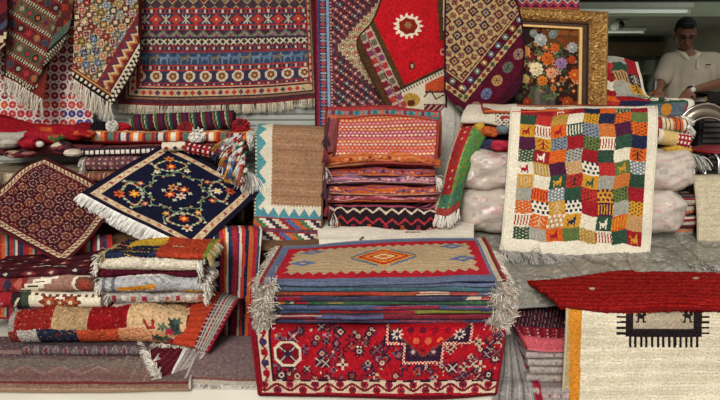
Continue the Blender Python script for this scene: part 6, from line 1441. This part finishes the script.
    b, m = blob([(neck0 + Vector((0, .01, -.055)), chest, .085, .17), (chest, hip + Vector((0, 0, .02)), .17, .162), (chest + Vector((-.09, 0, .02)), hip + Vector((-.05, 0, .05)), .11, .13), (chest + Vector((.09, 0, .02)), hip + Vector((.05, 0, .05)), .11, .13), (shl + Vector((.02, 0, 0)), shr - Vector((.02, 0, 0)), .082, .082), (shl, se_l, .078, .072), (shr, se_r, .078, .074)], .011, 3)
    shirt = t.bm('polo_shirt', b, mat_plain('pale_polo', '#9c9482', .9, amp=.08, scale=9, bump=.15), True, mods=m)
    for s in (-1, 1):
        b = nb(); tube(b, [neck0 + Vector((s * .01, -.085, -.075)), neck0 + Vector((s * .06, -.07, -.02)), neck0 + Vector((s * .07, .02, .0)), neck0 + Vector((s * .03, .08, .01))], [.012, .022, .018, .014], 8)
        t.bm('collar', b, mat_plain('pale_collar', '#b5ac9a', .9), True, sub=shirt)
    b = nb(); c = chest + Vector((.06, -.176, .085)); box(b, c.x - .018, c.x + .018, c.y - .006, c.y + .004, c.z - .005, c.z + .005); t.bm('chest_mark', b, mat_plain('navy_thread', '#20222c', .8), sub=shirt)
    b = nb(); box(b, chest.x - .03, chest.x - .016, chest.y - .178, chest.y - .165, chest.z + .06, chest.z + .12); t.bm('button_placket', b, MATS['pale_collar'], sub=shirt)
    segs = [(hip + Vector((0, 0, .02)), hip + Vector((0, 0, -.05)), .165, .165)]
    for s in (-1, 1):
        k_ = hip + Vector((s * .09, 0, -.05)); kn = Vector((k_.x + s * .01, Y - .02, .68)); an = Vector((kn.x, Y + .03, STEP_Z + .11)); segs += [(k_, kn, .115, .085), (kn, an, .083, .07)]
    b, m = blob(segs, .014, 3); t.bm('trousers', b, mat_plain('dark_trousers', '#23242a', .9), True, mods=m)
    for s in (-1, 1):
        an = Vector((hip.x + s * .1, Y + .0, STEP_Z)); b, m = blob([(an + Vector((0, .05, .045)), an + Vector((0, -.13, .038)), .043, .036)], .009, 1); t.bm('shoe', b, mat_plain('black_leather', '#151312', .4), True, mods=m)
    d = (elr - wrr).normalized(); c = wrr + d * .035; a1 = d.orthogonal().normalized(); a2 = d.cross(a1)
    b = nb(); tube(b, [c + (a1 * math.cos(x) + a2 * math.sin(x)) * .035 for x in np.linspace(0, 6.284, 25)], .008, 8, cap=False); w = t.bm('wristwatch', b, CHROME, True)
    b = nb(); ball(b, c + Vector((0, -.036, .012)), (.02, .01, .02), 16); t.bm('watch_face', b, TRAY, True, sub=w)
    t.done((hip.x, Y, STEP_Z))
man()

# dark shelves of goods at the rear of the shop
t = Thing('rear_shelf', 'dim shelf unit along the rear wall behind the man', 'shelf')
for z in (.9, 1.25, 1.62):
    b = nb(); box(b, 1.5, 5.6, 13.5, 13.95, z, z + .04); t.bm('shelf_board', b, mat_plain('shelf_grey', '#6a6a5c', .7))
for x in (1.5, 3.5, 5.56):
    b = nb(); box(b, x, x + .04, 13.51, 13.94, STEP_Z, 1.9); t.bm('upright', b, MATS['shelf_grey'])
t.done()
pr = np.random.default_rng(5)
for k in range(9):
    z = (1.295, .945)[k % 2]; x = 1.9 + k * .38
    folded('folded_rug', '%s folded rug on the %s rear shelf, %s' % (('dim brown', 'dim green', 'dim red')[k % 3], ('middle', 'lower')[k % 2], ('seen left of the man' if k < 4 else 'behind the man' if k < 7 else 'right of the man')), x, x + .34, 13.55, .3, z, .2, solid(('#4a3a2c', '#3a4434', '#4c2a28')[k % 3]), group='rugs folded on the rear shelves', seed=200 + k, res=.03)

# ------------------------------------------------------------------ light and camera
w = bpy.data.worlds.new('street_sky'); SC.world = w; w.use_nodes = True
nt = w.node_tree; bg = nt.nodes['Background']
tc = nt.nodes.new('ShaderNodeTexCoord'); sp = nt.nodes.new('ShaderNodeSeparateXYZ'); nt.links.new(tc.outputs['Generated'], sp.inputs[0])
cr = nt.nodes.new('ShaderNodeValToRGB'); cr.color_ramp.elements[0].position = .0; cr.color_ramp.elements[1].position = .25
cr.color_ramp.elements[0].color = (.66, .6, .53, 1); cr.color_ramp.elements[1].color = (1.0, .975, .94, 1)
nt.links.new(sp.outputs['Z'], cr.inputs['Fac']); nt.links.new(cr.outputs[0], bg.inputs['Color']); bg.inputs['Strength'].default_value = .62
def sun(name, az, el, ang, e, col):
    l = bpy.data.lights.new(name, 'SUN'); l.energy = e; l.angle = math.radians(ang); l.color = col
    o = bpy.data.objects.new(name, l); COL.objects.link(o)
    d = Vector((math.sin(az) * math.cos(el), -math.cos(az) * math.cos(el), math.sin(el)))      # towards the sun
    o.rotation_euler = d.to_track_quat('Z', 'Y').to_euler(); o.location = (0, -2, 4)
def fill_light(name, loc, size, e):
    l = bpy.data.lights.new(name, 'AREA'); l.energy = e; l.shape = 'RECTANGLE'; l.size, l.size_y = size; l.color = (.95, 1, .92)
    o = bpy.data.objects.new(name, l); COL.objects.link(o); o.location = loc
for k, (x, y) in enumerate(((3.4, 5.6), (2.6, 9.2), (2.6, 12.7))): fill_light('added_fill', (x, y, 2.34 if k else 2.7), (1.2, .12), (4, 45, 60)[k])  # unseen fill lights, added to brighten the dark shop interior
sun('hazy_sun', math.radians(-14), math.radians(31), 24, 2.3, (1, .965, .91))

cam = bpy.data.cameras.new('camera'); cam.sensor_width = 36; cam.lens = F_PX / 720 * 36; cam.clip_end = 60
co = bpy.data.objects.new('camera', cam); COL.objects.link(co); co.location = (0, 0, CAM_Z); co.rotation_euler = (math.pi / 2 - PITCH, 0, 0)
SC.camera = co
SC.view_settings.view_transform = 'Standard'; SC.view_settings.look = 'None'; SC.view_settings.gamma = 1; SC.view_settings.use_curve_mapping = False
SC.view_settings.exposure = .12
